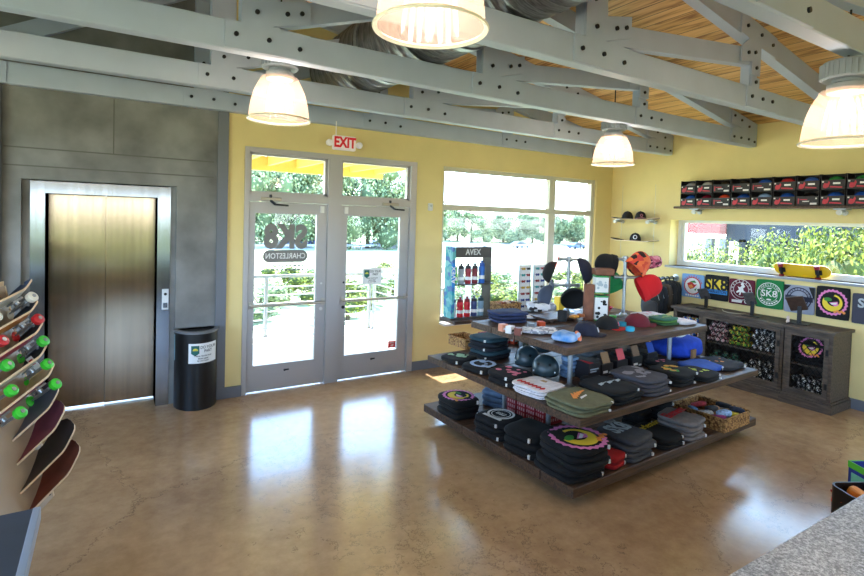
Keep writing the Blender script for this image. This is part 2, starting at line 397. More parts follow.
def door(idx, x0, x1, gx0, gx1, hinge_right, label):
    t = thing('door_%d' % idx, label, 'door', ((x0+x1)/2, .03, 0), kind='structure'); c = (x0+x1)/2
    g0, g1, z0, z1 = gx0-c, gx1-c, .305, 2.005
    b = MB().box((x0-c, -.025, .015), (g0, .025, 2.13), bev=.003).box((g1, -.025, .015), (x1-c, .025, 2.13), bev=.003)
    b.box((g0-.01, -.024, .015), (g1+.01, .024, z0), bev=.003).box((g0-.01, -.024, z1), (g1+.01, .024, 2.13), bev=.003)
    obj('leaf_frame', b, m_alu, t)
    obj('glass_pane', MB().box((g0, -.004, z0), (g1, .004, z1)), m_glass, t, label='clear glass pane')
    b = MB().cyl((x0-c+.02, -.085, .985), (x1-c-.02, -.085, .985), .015)
    for x in (x0-c+.03, x1-c-.03): b.cyl((x, -.085, .985), (x, -.025, .985), .013); b.box((x-.022, -.04, .945), (x+.022, -.025, 1.025), bev=.005)
    obj('push_bar', b, mat('bar_steel', (190, 182, 170), .3, metal=.7), t)
    s = 1 if idx == 1 else 1
    cx = -.2 if idx == 1 else .2
    cl = obj('door_closer', MB().box((cx-.13, -.06, 2.145), (cx+.1, -.02, 2.185), bev=.008), mat('closer_metal', (168, 160, 146), .35, metal=.6), t)
    b = MB().bar((cx-.02, -.05, 2.15), (cx+.02, -.1, 2.105), .022, .022).bar((cx+.02, -.1, 2.105), (cx+.17, -.06, 2.1), .03, .02).cyl((cx-.02, -.045, 2.18), (cx-.02, -.045, 2.215), .016)
    obj('closer_arm', b, m_bolt, cl)
    sx = x1-c-.06 if idx == 1 else x0-c+.06
    obj('contact_sensor', MB().box((sx-.022, -.05, 2.03), (sx+.022, -.024, 2.11), bev=.004), m_white, t, label='small white contact sensor')
    lx = x1-c-.05 if idx == 1 else x0-c+.05
    b = MB().cyl((lx, -.034, .9), (lx, -.024, .9), .02).cyl((lx, -.03, 1.2), (lx, -.024, 1.2), .012)
    obj('lock_cylinder', b, mat('lock_pale', (214, 212, 208), .3, metal=.5) if idx == 1 else m_bolt, t)
    obj('door_stop_bolt', MB().box((-.03, -.03, .215), (.03, -.024, .232)).cyl((-.02, -.036, .222), (-.02, -.024, .222), .012), m_bolt, t)
    return t, c
d1, c1 = door(1, -5.878, -4.992, -5.81, -5.112, False, 'left glass door with the mirrored shop lettering')
d2, c2 = door(2, -4.812, -3.885, -4.73, -4.01, True, 'right glass door with a small notice and a red sticker')
# lettering faces outwards, so it reads mirrored from inside
M = face((-5.463-c1, -.006, 1.735), (1, 0, 0), (0, 0, 1))
text('SK8', .36, m_vinyl, d1, M, mirror=True, sx=.84, bold=.05, name='shop_lettering')
pl = MB(); r_ = .07; pts = []
for cx, a0 in ((.185, -90), (-.185, 90)):
    pts += [(cx+r_*math.cos(math.radians(a0+k*15)), r_*math.sin(math.radians(a0+k*15))) for k in range(13)]
pl.prism(pts, .002, face((-5.463-c1, -.0045, 1.525), (1, 0, 0), (0, 0, 1)))
pill = obj('shop_name_band', pl, m_vinyl, d1)
text('CHARLESTON', .088, mat('letter_white', (238, 238, 235), .5), pill, face((-5.463-c1, -.0072, 1.525), (1, 0, 0), (0, 0, 1)), mirror=True, sx=.82, bold=.012, name='shop_name_lettering')
for i, (z, s) in enumerate(((1.415, 0), (1.37, 1))):
    b = MB(); random.seed(i)
    x = -.2
    while x < .2:                              # small hours-and-goods lines, too fine to read
        w = random.uniform(.02, .05); b.box((-5.463-c1+x, -.0065, z-.008), (-5.463-c1+min(x+w, .21), -.0045, z+.008)); x += w+.012
    obj('small_print', b, mat('vinyl_dark', (96, 104, 100), .6), d1)
# notice on the right door
def notice(parent, M, w, h, lines=True):
    n = obj('notice', MB().prism([(-w/2, -h/2), (w/2, -h/2), (w/2, h/2), (-w/2, h/2)], .0015, M), mat('paper_white', (236, 237, 236), .6), parent, label='white notice with a green badge')
    k = w/.24
    b = MB(); b.prism([(-.1*k, .07*k), (-.1*k, -.0*k), (-.068*k, -.022*k), (-.034*k, -.0*k), (-.034*k, .07*k)], .001, M, z0=.0015)
    bd = obj('badge', b, mat('badge_green', (22, 98, 92), .5), n, label='dark green shield badge')
    b = MB(); b.prism([(-.067*k+.022*k*math.cos(a), .025*k+.022*k*math.sin(a)) for a in [PI*i/10 for i in range(11)]], .001, M, z0=.0025)
    obj('badge_sun', b, mat('badge_yellow', (220, 208, 70), .5), bd if False else n)
    ink = mat('ink_dark', (40, 46, 52), .6)
    for s, y, x, sz in (('DO YOUR', .052, .042, .036), ('PART', .018, .042, .036), ('Please recycle your', -.022, 0, .023), ('waste paper', -.045, 0, .023), ('for your health', -.066, 0, .02)):
        me = text_mesh(s, sz*k, depth=.0008, bold=.01, sx=.82); me.transform(M @ Matrix.Translation((x*k, y*k, .002))); me.materials.append(ink)
        obj('notice_line', me, None, n)
    return n
notice(d2, face((-4.375-c2, -.006, 1.263), (1, 0, 0), (0, 0, 1)), .26, .2)
st = obj('sticker', MB().box((-4.125-c2, -.007, .33), (-4.02-c2, -.0045, .415)), mat('sticker_red', (205, 40, 52), .5), d2, label='red sticker in the lower corner')
obj('sticker_mark', MB().box((-4.105-c2, -.008, .385), (-4.04-c2, -.0068, .4)).prism([(-.02, 0), (.02, 0), (.026, .03), (-.014, .022)], .001, face((-4.072-c2, -.007, .345), (1, 0, 0), (0, 0, 1))), mat('sticker_pale', (244, 210, 206), .5), st)

# ---------------------------------------------------------------- back window
b = MB(); fy0, fy1 = .04, .12
MX0, MX1 = -1.385, -1.255
b.box((WX0, fy0, WZ0), (WX0+.045, fy1, WZ1)).box((WX1-.075, fy0, WZ0), (WX1, fy1, WZ1)).box((WX0+.01, fy0+.004, WZ1-.06), (WX1-.01, fy1-.004, WZ1)).box((WX0+.01, fy0+.004, WZ0), (WX1-.01, fy1-.004, WZ0+.07))
b.box((WX0+.01, fy0+.003, 2.125), (WX1-.01, fy1-.003, 2.205)).box((MX0, fy0+.0015, WZ0+.01), (MX1, fy1-.0015, WZ1-.01))
w1 = thing('window_1', 'big four-pane window beside the glass doors', 'window', (0, 0, 0), kind='structure')
obj('window_frame', b, m_alu2, w1)
for x0, x1 in ((WX0+.045, MX0), (MX1, WX1-.075)):
    for z0, z1 in ((WZ0+.07, 2.125), (2.205, WZ1-.06)):
        obj('glass_pane', MB().box((x0, .078, z0), (x1, .084, z1)), m_glass, w1)
obj('window_sill', MB().box((WX0, -.15, WZ0-.035), (WX1, .05, WZ0), bev=.006), m_white, w1, label='white sill board')
# ---------------------------------------------------------------- right window
w2 = thing('window_2', 'long low window in the right wall', 'window', (0, 0, 0), kind='structure')
b = MB(); fx0, fx1 = .2, .28
b.box((fx0, RY0-.05, RZ0+.02), (fx1, RY0, RZ1)).box((fx0, RY1, RZ0+.02), (fx1, RY1+.05, RZ1)).box((fx0+.002, RY1, RZ1-.04), (fx1-.002, RY0, RZ1)).box((fx0+.002, RY1, RZ0), (fx1-.002, RY0, RZ0+.07))
b.box((fx0+.004, -1.21, RZ0+.01), (fx1-.004, -1.165, RZ1-.01)).box((fx0, -3.75, RZ0), (fx1, -3.7, RZ1))
obj('window_frame', b, mat('window_frame_white', (222, 224, 226), .4), w2)
obj('glass_pane', MB().box((.238, -1.165, RZ0+.05), (.242, RY0-.05, RZ1-.03)), m_glass, w2)
obj('glass_pane', MB().box((.238, -3.7, RZ0+.05), (.242, -1.21, RZ1-.03)), m_glass, w2)
obj('glass_pane', MB().box((.238, RY1+.05, RZ0+.05), (.242, -3.75, RZ1-.03)), m_glass, w2)
obj('window_sill', MB().box((-.06, RY1, RZ0-.03), (.2, RY0+.03, RZ0), bev=.004), mat('sill_grey', (150, 156, 164), .4), w2, label='grey sill')

# ---------------------------------------------------------------- roof trusses
ZC, CH, TH = 3.061, .19, .1
NODES = [-2.33, -4.38, -6.35, -8.3]
bolt_me = mesh('bolt', MB().cyl((0, 0, 0), (0, -.012, 0), .016, n=8), m_bolt)
plates_seam = m_truss
def truss(y, label, bolts=True):
    t = thing('roof_truss', label, 'roof truss', (0, y, 0), group=None)
    xl, xr = X0+.02, -.01
    obj('bottom_chord', MB().box((xl, 0, ZC), (xr, TH, ZC+CH), bev=.006, seg=1), m_truss, t)
    b = MB(); q = [(xl, roof(xl)-.19), (xr, roof(xr)-.19), (xr, roof(xr)-.005), (xl, roof(xl)-.005)]
    b.prism(q, TH-.006, face((0, TH-.003, 0), (1, 0, 0), (0, 0, 1))); obj('top_chord', b, m_truss, t)
    prev = None
    for i, x in enumerate(NODES):
        w = .2 if i else .13
        obj('post', MB().box((x-w/2, .008, ZC+CH-.03), (x+w/2, TH-.008, roof(x)-.2), bev=.005, seg=1), m_truss, t)
    ends = [0]+NODES
    for i, x in enumerate(NODES):
        if i == 0: continue
        xp = NODES[i-1]
        a = Vector((x+.06, TH/2, ZC+CH+.06)); c = Vector((xp-.03, TH/2, roof(xp)-.3))
        obj('web', MB().bar(a, c, TH-.024, .15, up=(0, 0, 1)), m_truss, t)
    x = NODES[-1]-1.7
    a = Vector((X0+.1, TH/2, ZC+CH)); c = Vector((NODES[-1]-.05, TH/2, roof(NODES[-1])-.36))
    obj('web', MB().bar(a, c, TH-.02, .2), m_truss, t)
    # gusset plates with bolts, proud of the faces
    def plate(pts, bl):
        b = MB()
        b.prism(pts, .012, face((0, 0, 0), (1, 0, 0), (0, 0, 1))); pl = obj('gusset_plate', b, m_truss, t)
        if bolts:
            for bx, bz in bl:
                o = obj('bolt', bolt_me, None, pl); o.location = (bx, -.012, bz)
    for i, x in enumerate(NODES):
        if i >= 1:
            plate([(x-.2, ZC+.006), (x+.36, ZC+.006), (x+.36, ZC+CH-.006), (x+.1, ZC+CH+.005), (x+.36, ZC+CH+.075), (x+.36, ZC+CH+.225), (x+.11, ZC+CH+.175), (x+.1, ZC+CH+.33), (x-.1, ZC+CH+.33), (x-.1, ZC+CH-.004), (x-.2, ZC+CH-.004)],
                  [(x-.13, ZC+.1), (x+.08, ZC+.1), (x+.29, ZC+.08), (x+.0, ZC+CH+.08), (x-.02, ZC+CH+.26), (x+.2, ZC+CH+.11), (x+.3, ZC+CH+.135)])
        else:
            plate([(x-.12, ZC+.006), (x+.4, ZC+.006), (x+.4, ZC+CH-.006), (x+.066, ZC+CH-.006), (x+.066, ZC+CH+.08), (x-.066, ZC+CH+.08), (x-.066, ZC+CH-.006), (x-.12, ZC+CH-.006)],
                  [(x-.05, ZC+.1), (x+.13, ZC+.1), (x+.3, ZC+.1), (x, ZC+CH+.04)])
        r_ = lambda u, o: roof(x+u)+o
        plate([(x-.26, r_(-.26, -.188)), (x-.12, r_(-.12, -.192)), (x-.24, r_(0, -.25)), (x-.24, r_(0, -.38)), (x-.07, r_(0, -.35)), (x-.07, r_(0, -.46)), (x+.07, r_(0, -.46)), (x+.07, r_(.07, -.2)), (x+.34, r_(.34, -.188)), (x+.34, r_(.34, -.008)), (x-.26, r_(-.26, -.008))],
              [(x-.17, r_(-.17, -.1)), (x+.06, r_(.06, -.09)), (x+.26, r_(.26, -.1)), (x, r_(0, -.4)), (x-.14, r_(0, -.29)), (x-.03, r_(0, -.27))])
    plate([(-.02, ZC+.006), (-.62, ZC+.006), (-.62, ZC+CH-.004), (-.4, ZC+CH+.02), (-.62, ZC+CH+.05), (-.62, roof(-.62)-.01), (-.02, roof(-.02)-.01)],
          [(-.08, ZC+.06), (-.22, ZC+.08), (-.4, ZC+.08), (-.56, ZC+.08), (-.22, ZC+.24), (-.4, ZC+.3), (-.56, ZC+.34)])
    # dark slot left where the top chord leaves the heel joint
    return t
TY = [-.07, -1.085, -2.275, -3.405, -4.55]
TL = ['grey roof truss lying flat against the back wall', 'grey roof truss second out from the back wall, behind the left lamp', 'grey roof truss in front of the left pendant lamp, third from the back wall',
      'grey roof truss running just behind the large centre lamp', 'grey roof truss cutting the top right corner, nearest the camera']
for y, l in zip(TY, TL): truss(y, l)

# ---------------------------------------------------------------- spiral duct
m_duct = mat('galvanised_duct', (92, 92, 94), .36, metal=.85, scale=12, rgb2=(150, 149, 148), stretch=(1, 6, 1))
du = thing('air_duct', 'spiral metal air duct threading through the roof trusses', 'air duct', (-4.98, -9.2, 3.59))
R_ = .335; b = MB(); prof = []
L_ = 8.95
n = 380
for i in range(n+1):
    z = L_*i/n; prof.append((R_ + (.008 if i % 5 == 0 else 0), z))
b.lathe(prof, 32, Matrix.Rotation(-PI/2, 4, 'X'))
obj('duct_tube', b, m_duct, du, ang=25)
for y in (.9, 2.1, 3.25, 4.4, 5.4, 6.5, 7.7):
    b = MB(); b.lathe([(R_+.002, -.03), (R_+.016, -.03), (R_+.016, .03), (R_+.002, .03)], 32, Matrix.Translation((0, y, 0)) @ Matrix.Rotation(-PI/2, 4, 'X')); 
    b.tube([(0, y, R_), (0, y, .7)], .008)
    obj('duct_strap', b, m_pipe, du)
# ---------------------------------------------------------------- pendant lamps
def shade_mat():
    m = bpy.data.materials.new('ribbed_acrylic'); m.use_nodes = True; nt = m.node_tree; N = nt.nodes; L = nt.links; N.remove(N['Principled BSDF'])
    out = N['Material Output']; t = N.new('ShaderNodeBsdfTransparent'); d = N.new('ShaderNodeBsdfTranslucent'); d2 = N.new('ShaderNodeBsdfDiffuse'); g = N.new('ShaderNodeBsdfGlossy'); g.inputs['Roughness'].default_value = .15
    for q in (d, d2): q.inputs[0].default_value = S(236, 205, 186)
    t.inputs[0].default_value = S(252, 240, 228)
    m1 = N.new('ShaderNodeMixShader'); m1.inputs[0].default_value = .5; L.new(d.outputs[0], m1.inputs[1]); L.new(d2.outputs[0], m1.inputs[2])
    m2 = N.new('ShaderNodeMixShader'); m2.inputs[0].default_value = .12; L.new(m1.outputs[0], m2.inputs[1]); L.new(g.outputs[0], m2.inputs[2])
    m3 = N.new('ShaderNodeMixShader'); m3.inputs[0].default_value = .72; L.new(m2.outputs[0], m3.inputs[1]); L.new(t.outputs[0], m3.inputs[2])
    L.new(m3.outputs[0], out.inputs[0]); return m
m_shade = shade_mat()
m_rim = mat('lamp_rim', (252, 240, 218), .4)
m_house = mat('lamp_housing_grey', (148, 152, 160), .45)
m_bulb = mat('lamp_bulb', (255, 240, 220), .4, emit=(255, 226, 186), estr=9)
def lamp(pos, R, label, power=POW):
    """pos: centre of the rim"""
    t = thing('pendant_lamp', label, 'pendant lamp', pos, group='pendant lamps under the trusses')
    k = R/.21; H = .3*k
    prof = []; n = 14
    for i in range(n+1):
        a = i/n; z = H*a; r = R*(1-.62*a**2.6)**.5*(1-.1*a) if a < 1 else R*.6
        prof.append((max(r, R*.42), z))
    b = MB(); ns = 72
    rings = []
    for r, z in prof:
        rings.append([b.b.verts.new(((r+(.0022*k if j % 2 else 0))*math.cos(2*PI*j/ns), (r+(.0022*k if j % 2 else 0))*math.sin(2*PI*j/ns), z)) for j in range(ns)])
    for A, B in zip(rings, rings[1:]):
        for j in range(ns): b.b.faces.new((A[j], A[(j+1) % ns], B[(j+1) % ns], B[j]))
    obj('lamp_shade', b, m_shade, t, label='clear ribbed bell shade', ang=5)
    b = MB(); b.lathe([(R+.012*k, -.006*k), (R+.016*k, .002*k), (R+.004*k, .012*k), (R-.004*k, .004*k), (R+.012*k, -.006*k)], 48); obj('shade_rim', b, m_rim, t)
    b = MB(); b.lathe([(R*.44, H-.012*k), (R*.46, H), (R*.46, H+.035*k), (R*.36, H+.045*k), (R*.36, H+.06*k), (R*.56, H+.062*k), (R*.6, H+.075*k), (R*.6, H+.15*k), (R*.55, H+.165*k), (0, H+.165*k)], 32, close=True)
    hs = obj('lamp_housing', b, m_house, t)
    b = MB()
    for j in range(28):
        a = 2*PI*j/28; b.box((R*.6*math.cos(a)-.006*k, R*.6*math.sin(a)-.006*k, H+.072*k), (R*.6*math.cos(a)+.006*k, R*.6*math.sin(a)+.006*k, H+.152*k))
    obj('cooling_fins', b, m_house, hs)
    zt = roof(pos[0])-pos[2]
    obj('hanging_rod', MB().cyl((0, 0, H+.16*k), (0, 0, zt), .006), m_bolt, t)
    b = MB(); b.lathe([(0, H-.02*k), (.022*k, H-.03*k), (.03*k, H-.07*k), (.036*k, H-.12*k), (.026*k, H-.155*k), (0, H-.165*k)], 20); obj('bulb', b, m_bulb, t)
    ld = bpy.data.lights.new('bulb_light', 'POINT'); ld.energy = power; ld.color = (1, .92, .82); ld.shadow_soft_size = .06*k
    lo = bpy.data.objects.new('bulb_light', ld); COL.objects.link(lo); lo.parent = t; lo.location = (0, 0, H-.19*k)
    return t
def lamp_px(x0, x1, y, D, label):
    dep = F*D/(x1-x0); p = PD((x0+x1)/2, y, dep); return lamp(p, D/2, label)
lamp_px(376, 485, 29, .44, 'large ribbed pendant lamp nearest the camera, top centre')
lamp_px(250, 308, 120, .42, 'ribbed pendant lamp above the left glass door')
lamp_px(593, 632, 164.5, .42, 'small ribbed pendant lamp in front of the room corner')
lamp_px(807.5, 880, 143, .44, 'ribbed pendant lamp cut off by the right edge of the photo')

# ---------------------------------------------------------------- exit sign
ex = thing('exit_sign', 'white EXIT sign with red letters above the doors', 'exit sign', (-4.84, -.13, 2.855))
m_signw = mat('sign_white', (236, 232, 230), .5, emit=(255, 240, 240), estr=.05)
obj('sign_housing', MB().box((-.145, 0, -.085), (.145, .06, .085), bev=.02), m_signw, ex)
text('EXIT', .165, mat('exit_red', (196, 30, 40), .5, emit=(255, 20, 30), estr=.08), ex, face((.0, -.002, .0), (1, 0, 0), (0, 0, 1)), bold=.04, sx=.8, name='exit_lettering')
for s in (-1, 1):
    b = MB(); M = Matrix.Translation((s*.185, .02, -.01)) @ Matrix.Rotation(PI/2, 4, 'X')
    b.lathe([(0, .045), (.03, .04), (.04, .01), (.034, -.02), (0, -.03)], 20, M); b.box((s*.14-.02, .02, -.02), (s*.14+.02, .05, .01))
    obj('spot_head', b, m_signw, ex)
obj('mounting_bracket', MB().box((-.05, .05, -.05), (.05, .13, .05)).cyl((-.09, .06, .08), (-.09, .06, .25), .006), m_signw, ex)
# thermostat box between doors and window
tb = P(431, 207, 'y', -.03)
t = thing('wall_sensor', 'small white sensor box on the wall between doors and window', 'sensor', tb)
obj('sensor_case', MB().box((-.035, 0, -.05), (.035, .03, .05), bev=.012), m_white, t)
obj('sensor_lens', MB().cyl((0, -.006, .015), (0, 0, .015), .014), mat('lens_grey', (200, 204, 210), .3), t)

# ---------------------------------------------------------------- waste bin
tc = thing('waste_bin', 'black half-round waste bin with a white notice, beside the lift', 'waste bin', (-6.395, -.02, 0))
W_, D_ = .205, .29
def half(r, dy=1.0, n=20): return [(r*math.cos(PI+PI*i/n), dy*r*math.sin(PI+PI*i/n)) for i in range(n+1)]
b = MB(); b.prism(half(W_, 1.25), .775); obj('bin_body', b, mat('bin_black', (13, 12, 13), .4), tc)
b = MB(); o1 = half(W_+.012, 1.25); i1 = half(W_-.028, 1.2); b.ring(o1, i1, .022, None, .775); obj('bin_rim', b, mat('bin_rim', (116, 116, 118), .35), tc)
b = MB(); b.prism(half(W_-.026, 1.2), .004, None, .776); obj('bin_liner', b, mat('liner_black', (4, 4, 4), .8), tc)
# notice follows the curved front
def curved_notice():
    M0 = face((0, -W_*1.25-.004, .58), (1, 0, 0), (0, 0, 1))
    return notice(tc, Matrix.Translation((-0.0, 0, 0)) @ Matrix.Rotation(math.radians(8), 4, 'Z') @ M0, .27, .2)
n = curved_notice()
def wrap(o):
    for v in o.data.vertices:
        x = v.co.x; off = -v.co.y - W_*1.25*1.0
        # bend to the ellipse of the body
        xx = max(-W_*.98, min(W_*.98, x)); yy = -1.25*math.sqrt(max(0, W_*W_-xx*xx))
        v.co.y = yy-.003-(v.co['y' == 'z'] if False else 0) - max(0, min(.006, off+.04 if False else .0))
def bend(o, lift):
    for v in o.data.vertices:
        xx = max(-W_*.98, min(W_*.98, v.co.x)); v.co.y = -1.25*math.sqrt(max(0, W_*W_-xx*xx)) - lift
def densify(o):
    bm = bmesh.new(); bm.from_mesh(o.data); 
    for _ in range(2): bmesh.ops.subdivide_edges(bm, edges=[e for e in bm.edges if abs(e.verts[0].co.x-e.verts[1].co.x) > .02], cuts=2)
    bm.to_mesh(o.data); bm.free()
densify(n); bend(n, .003)
for c in n.children:
    densify(c); bend(c, .0045 if c.name.startswith('badge') and 'sun' not in c.name else .0055)
b = MB()
for i in range(11): b.box((-W_-.002, -.06, .745-.024*i), (-W_+.004, -.02, .745-.024*i-.017))
obj('side_lettering', b, mat('bin_side_print', (120, 160, 168), .5), tc)

# ---------------------------------------------------------------- skateboard rack
_a = ray(50, 440).normalized(); _r = _a.cross(UP).normalized(); _u = _r.cross(_a).normalized()
def cvec(r, u, a): return (_r*r + _u*u + _a*a)
def frame_of(w, k):
    w = cvec(*w).normalized(); k = cvec(*k); k = (k-w*k.dot(w)).normalized(); n = w.cross(k).normalized()
    return w, k, n
def tilt_back(w, k, n, deg):
    a = math.radians(deg); return w, (k*math.cos(a)-n*math.sin(a)).normalized(), (n*math.cos(a)+k*math.sin(a)).normalized()
_w, _k, _n = frame_of((.44, -.24, -.866), (.43, .9, 0))
if _n.dot(UP) < 0: _n = -_n
BARE = tilt_back(_w, _k, _n, 25)
_w, _k, _n = frame_of((.6, .36, -.72), (.35, .62, .6))
if _n.dot(UP) < 0: _n = -_n
COMP = tilt_back(_w, _k, _n, 14)
def board_matrix(org, fr):   # x across, y along towards the nose, z up out of the deck
    W, D, N_ = fr
    M = Matrix(((W.x, D.x, N_.x, 0), (W.y, D.y, N_.y, 0), (W.z, D.z, N_.z, 0), (0, 0, 0, 1)))
    if M.to_3x3().determinant() < 0: M = M @ Matrix.Diagonal((-1, 1, 1, 1))
    M.translation = org; return M
def deck_bm(kick, ang, flat, t=.011, w=.2):
    """short-tailed board: flat part behind, nose kicked up in front; origin at the bend"""
    b = MB(); prof = []
    n1, n2 = 7, 8
    for i in range(n1+1):
        s = -flat + flat*i/n1; q = (s+flat)/.1; hw = w/2*(math.sqrt(max(0, 1-(1-min(1, q))**2)) if q < 1 else 1); prof.append((s, 0, max(hw, .012)))
    for i in range(1, n2+1):
        l = kick*i/n2; a = math.radians(ang)*min(1, (i+.5)/3); y = prof[-1][0]; 
        dl = kick/n2; q = (kick-l)/.06; hw = w/2*(math.sqrt(max(0, 1-(1-min(1, q))**2)) if q < 1 else 1)
        prof.append((prof[-1][0]+dl*math.cos(a), prof[-1][1]+dl*math.sin(a), max(hw, .014)))
    def layer(off, mi):
        rows = []
        for y, z, hw in prof: rows.append([b.b.verts.new((hw*u, y, z+off+.012*u*u)) for u in (-1, -.5, 0, .5, 1)])
        return rows
    top = layer(t, 0); bot = layer(0, 1); V = []
    for A, B in zip(top, top[1:]):
        for i in range(4): f = b.b.faces.new((A[i], A[i+1], B[i+1], B[i])); f.material_index = 0
    for A, B in zip(bot, bot[1:]):
        for i in range(4): f = b.b.faces.new((A[i+1], A[i], B[i], B[i+1])); f.material_index = 1
    loop_t = [r[0] for r in top]+top[-1][1:4]+[r[4] for r in top[::-1]]+top[0][3:0:-1]
    loop_b = [r[0] for r in bot]+bot[-1][1:4]+[r[4] for r in bot[::-1]]+bot[0][3:0:-1]
    for i in range(len(loop_t)):
        j = (i+1) % len(loop_t); f = b.b.faces.new((loop_t[i], loop_t[j], loop_b[j], loop_b[i])); f.material_index = 2
    return b
m_edge = mat('maple_edge', (216, 190, 156), .55)
truck_me = None
def truck(parent, y, wheel_m, tilt=0):
    b = MB().box((-.025, y-.04, -.012), (.025, y+.04, -.002)).cyl((0, y, -.012), (0, y, -.035), .016).box((-.055, y-.012, -.05), (.055, y+.012, -.032), bev=.006).cyl((-.1, y, -.042), (.1, y, -.042), .005)
    tr = obj('truck', b, m_pipe, parent)
    for s in (-1, 1):
        b = MB(); M = Matrix.Translation((s*.098, y, -.042)) @ Matrix.Rotation(PI/2, 4, 'Y')
        b.lathe([(.008, -.02), (.022, -.02), (.031, -.012), (.032, .012), (.022, .02), (.008, .02)], 18, M, close=True)
        obj('wheel', b, wheel_m, tr)
        obj('bearing', MB().cyl((s*.117, y, -.042), (s*.121, y, -.042), .011), m_pipe, tr)
m_grip = mat('grip_tape', (24, 28, 34), .9)
boards = [  # bend px, dep, kick, ang, flat, top colour, under colour, wheel, label
 ((59, 474), 2.9, .17, 25, .4, (122, 58, 42), (96, 40, 30), None, 'red-brown stained bare deck at the bottom of the rack'),
 ((54, 452), 2.92, .17, 25, .4, (46, 38, 36), (34, 30, 30), None, 'black bare deck, second from the bottom of the rack'),
 ((45, 431), 2.94, .16, 25, .4, (116, 50, 68), (100, 30, 52), None, 'maroon bare deck, third from the bottom of the rack'),
 ((39.5, 410), 2.96, .15, 24, .4, (92, 96, 108), (64, 72, 84), None, 'slate grey bare deck, fourth from the bottom of the rack'),
 ((37, 388), 2.98, .15, 22, .4, (206, 178, 140), (150, 70, 80), (60, 200, 50), 'natural wood complete skateboard with green wheels above the slate deck'),
 ((29, 368), 3.0, .15, 20, .4, (26, 34, 48), (200, 190, 172), (60, 200, 50), 'black-topped skateboard on green wheels above the natural wood one'),
 ((25, 345), 3.02, .15, 20, .4, (24, 32, 48), (170, 60, 80), (64, 196, 60), 'navy-topped skateboard with green wheels and a hanging white price tag'),
 ((20, 323), 3.04, .15, 20, .4, (28, 40, 58), (190, 120, 60), (200, 36, 44), 'navy skateboard with red wheels near the top of the rack'),
 ((14, 301), 3.06, .15, 20, .4, (22, 34, 54), (210, 205, 196), (226, 222, 206), 'topmost skateboard in the rack, dark blue with cream wheels'),
]
for (bp, dep, kick, ang, flat, tcol, ucol, wcol, label) in boards:
    org = PD(bp[0], bp[1], dep)
    t = thing('skateboard' if wcol else 'skateboard_deck', label, 'skateboard', (0, 0, 0), group='skateboards slotted into the plywood rack')
    t.matrix_world = board_matrix(org, COMP if wcol else BARE)
    tm = mat('deck_top_%d_%d_%d' % tcol, tcol, .45 if not wcol else .85, var=.12, scale=20)
    um = mat('deck_under_%d_%d_%d' % ucol, ucol, .45, var=.1, scale=12)
    obj('deck', deck_bm(kick, ang, flat), [tm, um, m_edge], t)
    if wcol:
        wm = mat('wheel_%d_%d_%d' % wcol, wcol, .4)
        truck(t, -.0, wm); truck(t, -.28, wm)
    if 'price tag' in label:
        b = MB().box((-.02, -.05, -.15), (.02, -.047, -.07)); tg = obj('price_tag', b, m_white, t)
        obj('tag_string', MB().cyl((0, -.048, -.07), (0, -.03, -.03), .002), m_bolt, tg)
        obj('tag_print', MB().box((-.012, -.052, -.12), (.012, -.05, -.085)), mat('tag_red', (200, 60, 60), .6), tg)
rk = thing('skateboard_rack', 'slanted plywood rack holding the skateboards, left edge of the photo', 'skateboard rack', (0, 0, 0))
# the slotted panel: its far edge runs down past the bends of the boards, the sheet comes towards the counter
pt, pb = PD(4, 286, 3.12), PD(53, 497, 2.93)
r_ = (pb-pt).normalized(); e_ = BARE[0]*.2-BARE[1]*.22; nn_ = e_.cross(r_).normalized()
if nn_.dot(RT) < 0: nn_ = -nn_
hh_ = nn_.cross(Vector((0, 0, 1))).normalized()
if hh_.dot(FW) > 0: hh_ = -hh_
q = [pt, pb, pb+hh_*.62, pt+hh_*.5]
def sheet(q, n_, th):
    b = MB(); A = [b.b.verts.new(v) for v in q]; B = [b.b.verts.new(v-n_*th) for v in q]
    b.b.faces.new(A); b.b.faces.new(B[::-1])
    for i in range(len(q)): b.b.faces.new((A[i], A[(i+1) % len(q)], B[(i+1) % len(q)], B[i]))
    return b
obj('slotted_panel', sheet(q, nn_, .018), mat('rack_panel', (168, 148, 124), .42, var=.05), rk)
fw_ = -nn_
obj('side_cheek', sheet([pt-hh_*.004, pb-hh_*.004, pb+fw_*.04-hh_*.004, pt+fw_*.12-hh_*.004], hh_, .016), m_ply, rk)
bm_ = (pb+hh_*.5+fw_*.12)
obj('rack_pedestal', MB().box((bm_.x-.3, bm_.y-.2, .04), (bm_.x+.02, bm_.y+.2, pb.z+.3)).box((bm_.x-.45, bm_.y-.3, 0), (bm_.x+.06, bm_.y+.3, .04)), m_ply, rk)
obj('rack_top_block', sheet([pt+Vector((0, 0, .0)), pt+hh_*.5, pt+hh_*.5+fw_*.16, pt+fw_*.16], Vector((0, 0, -1)), .03), m_ply, rk)
nl = pb-r_*.03+hh_*.03
obj('nail', MB().cyl(nl, nl+nn_*.006, .006), m_bolt, rk)

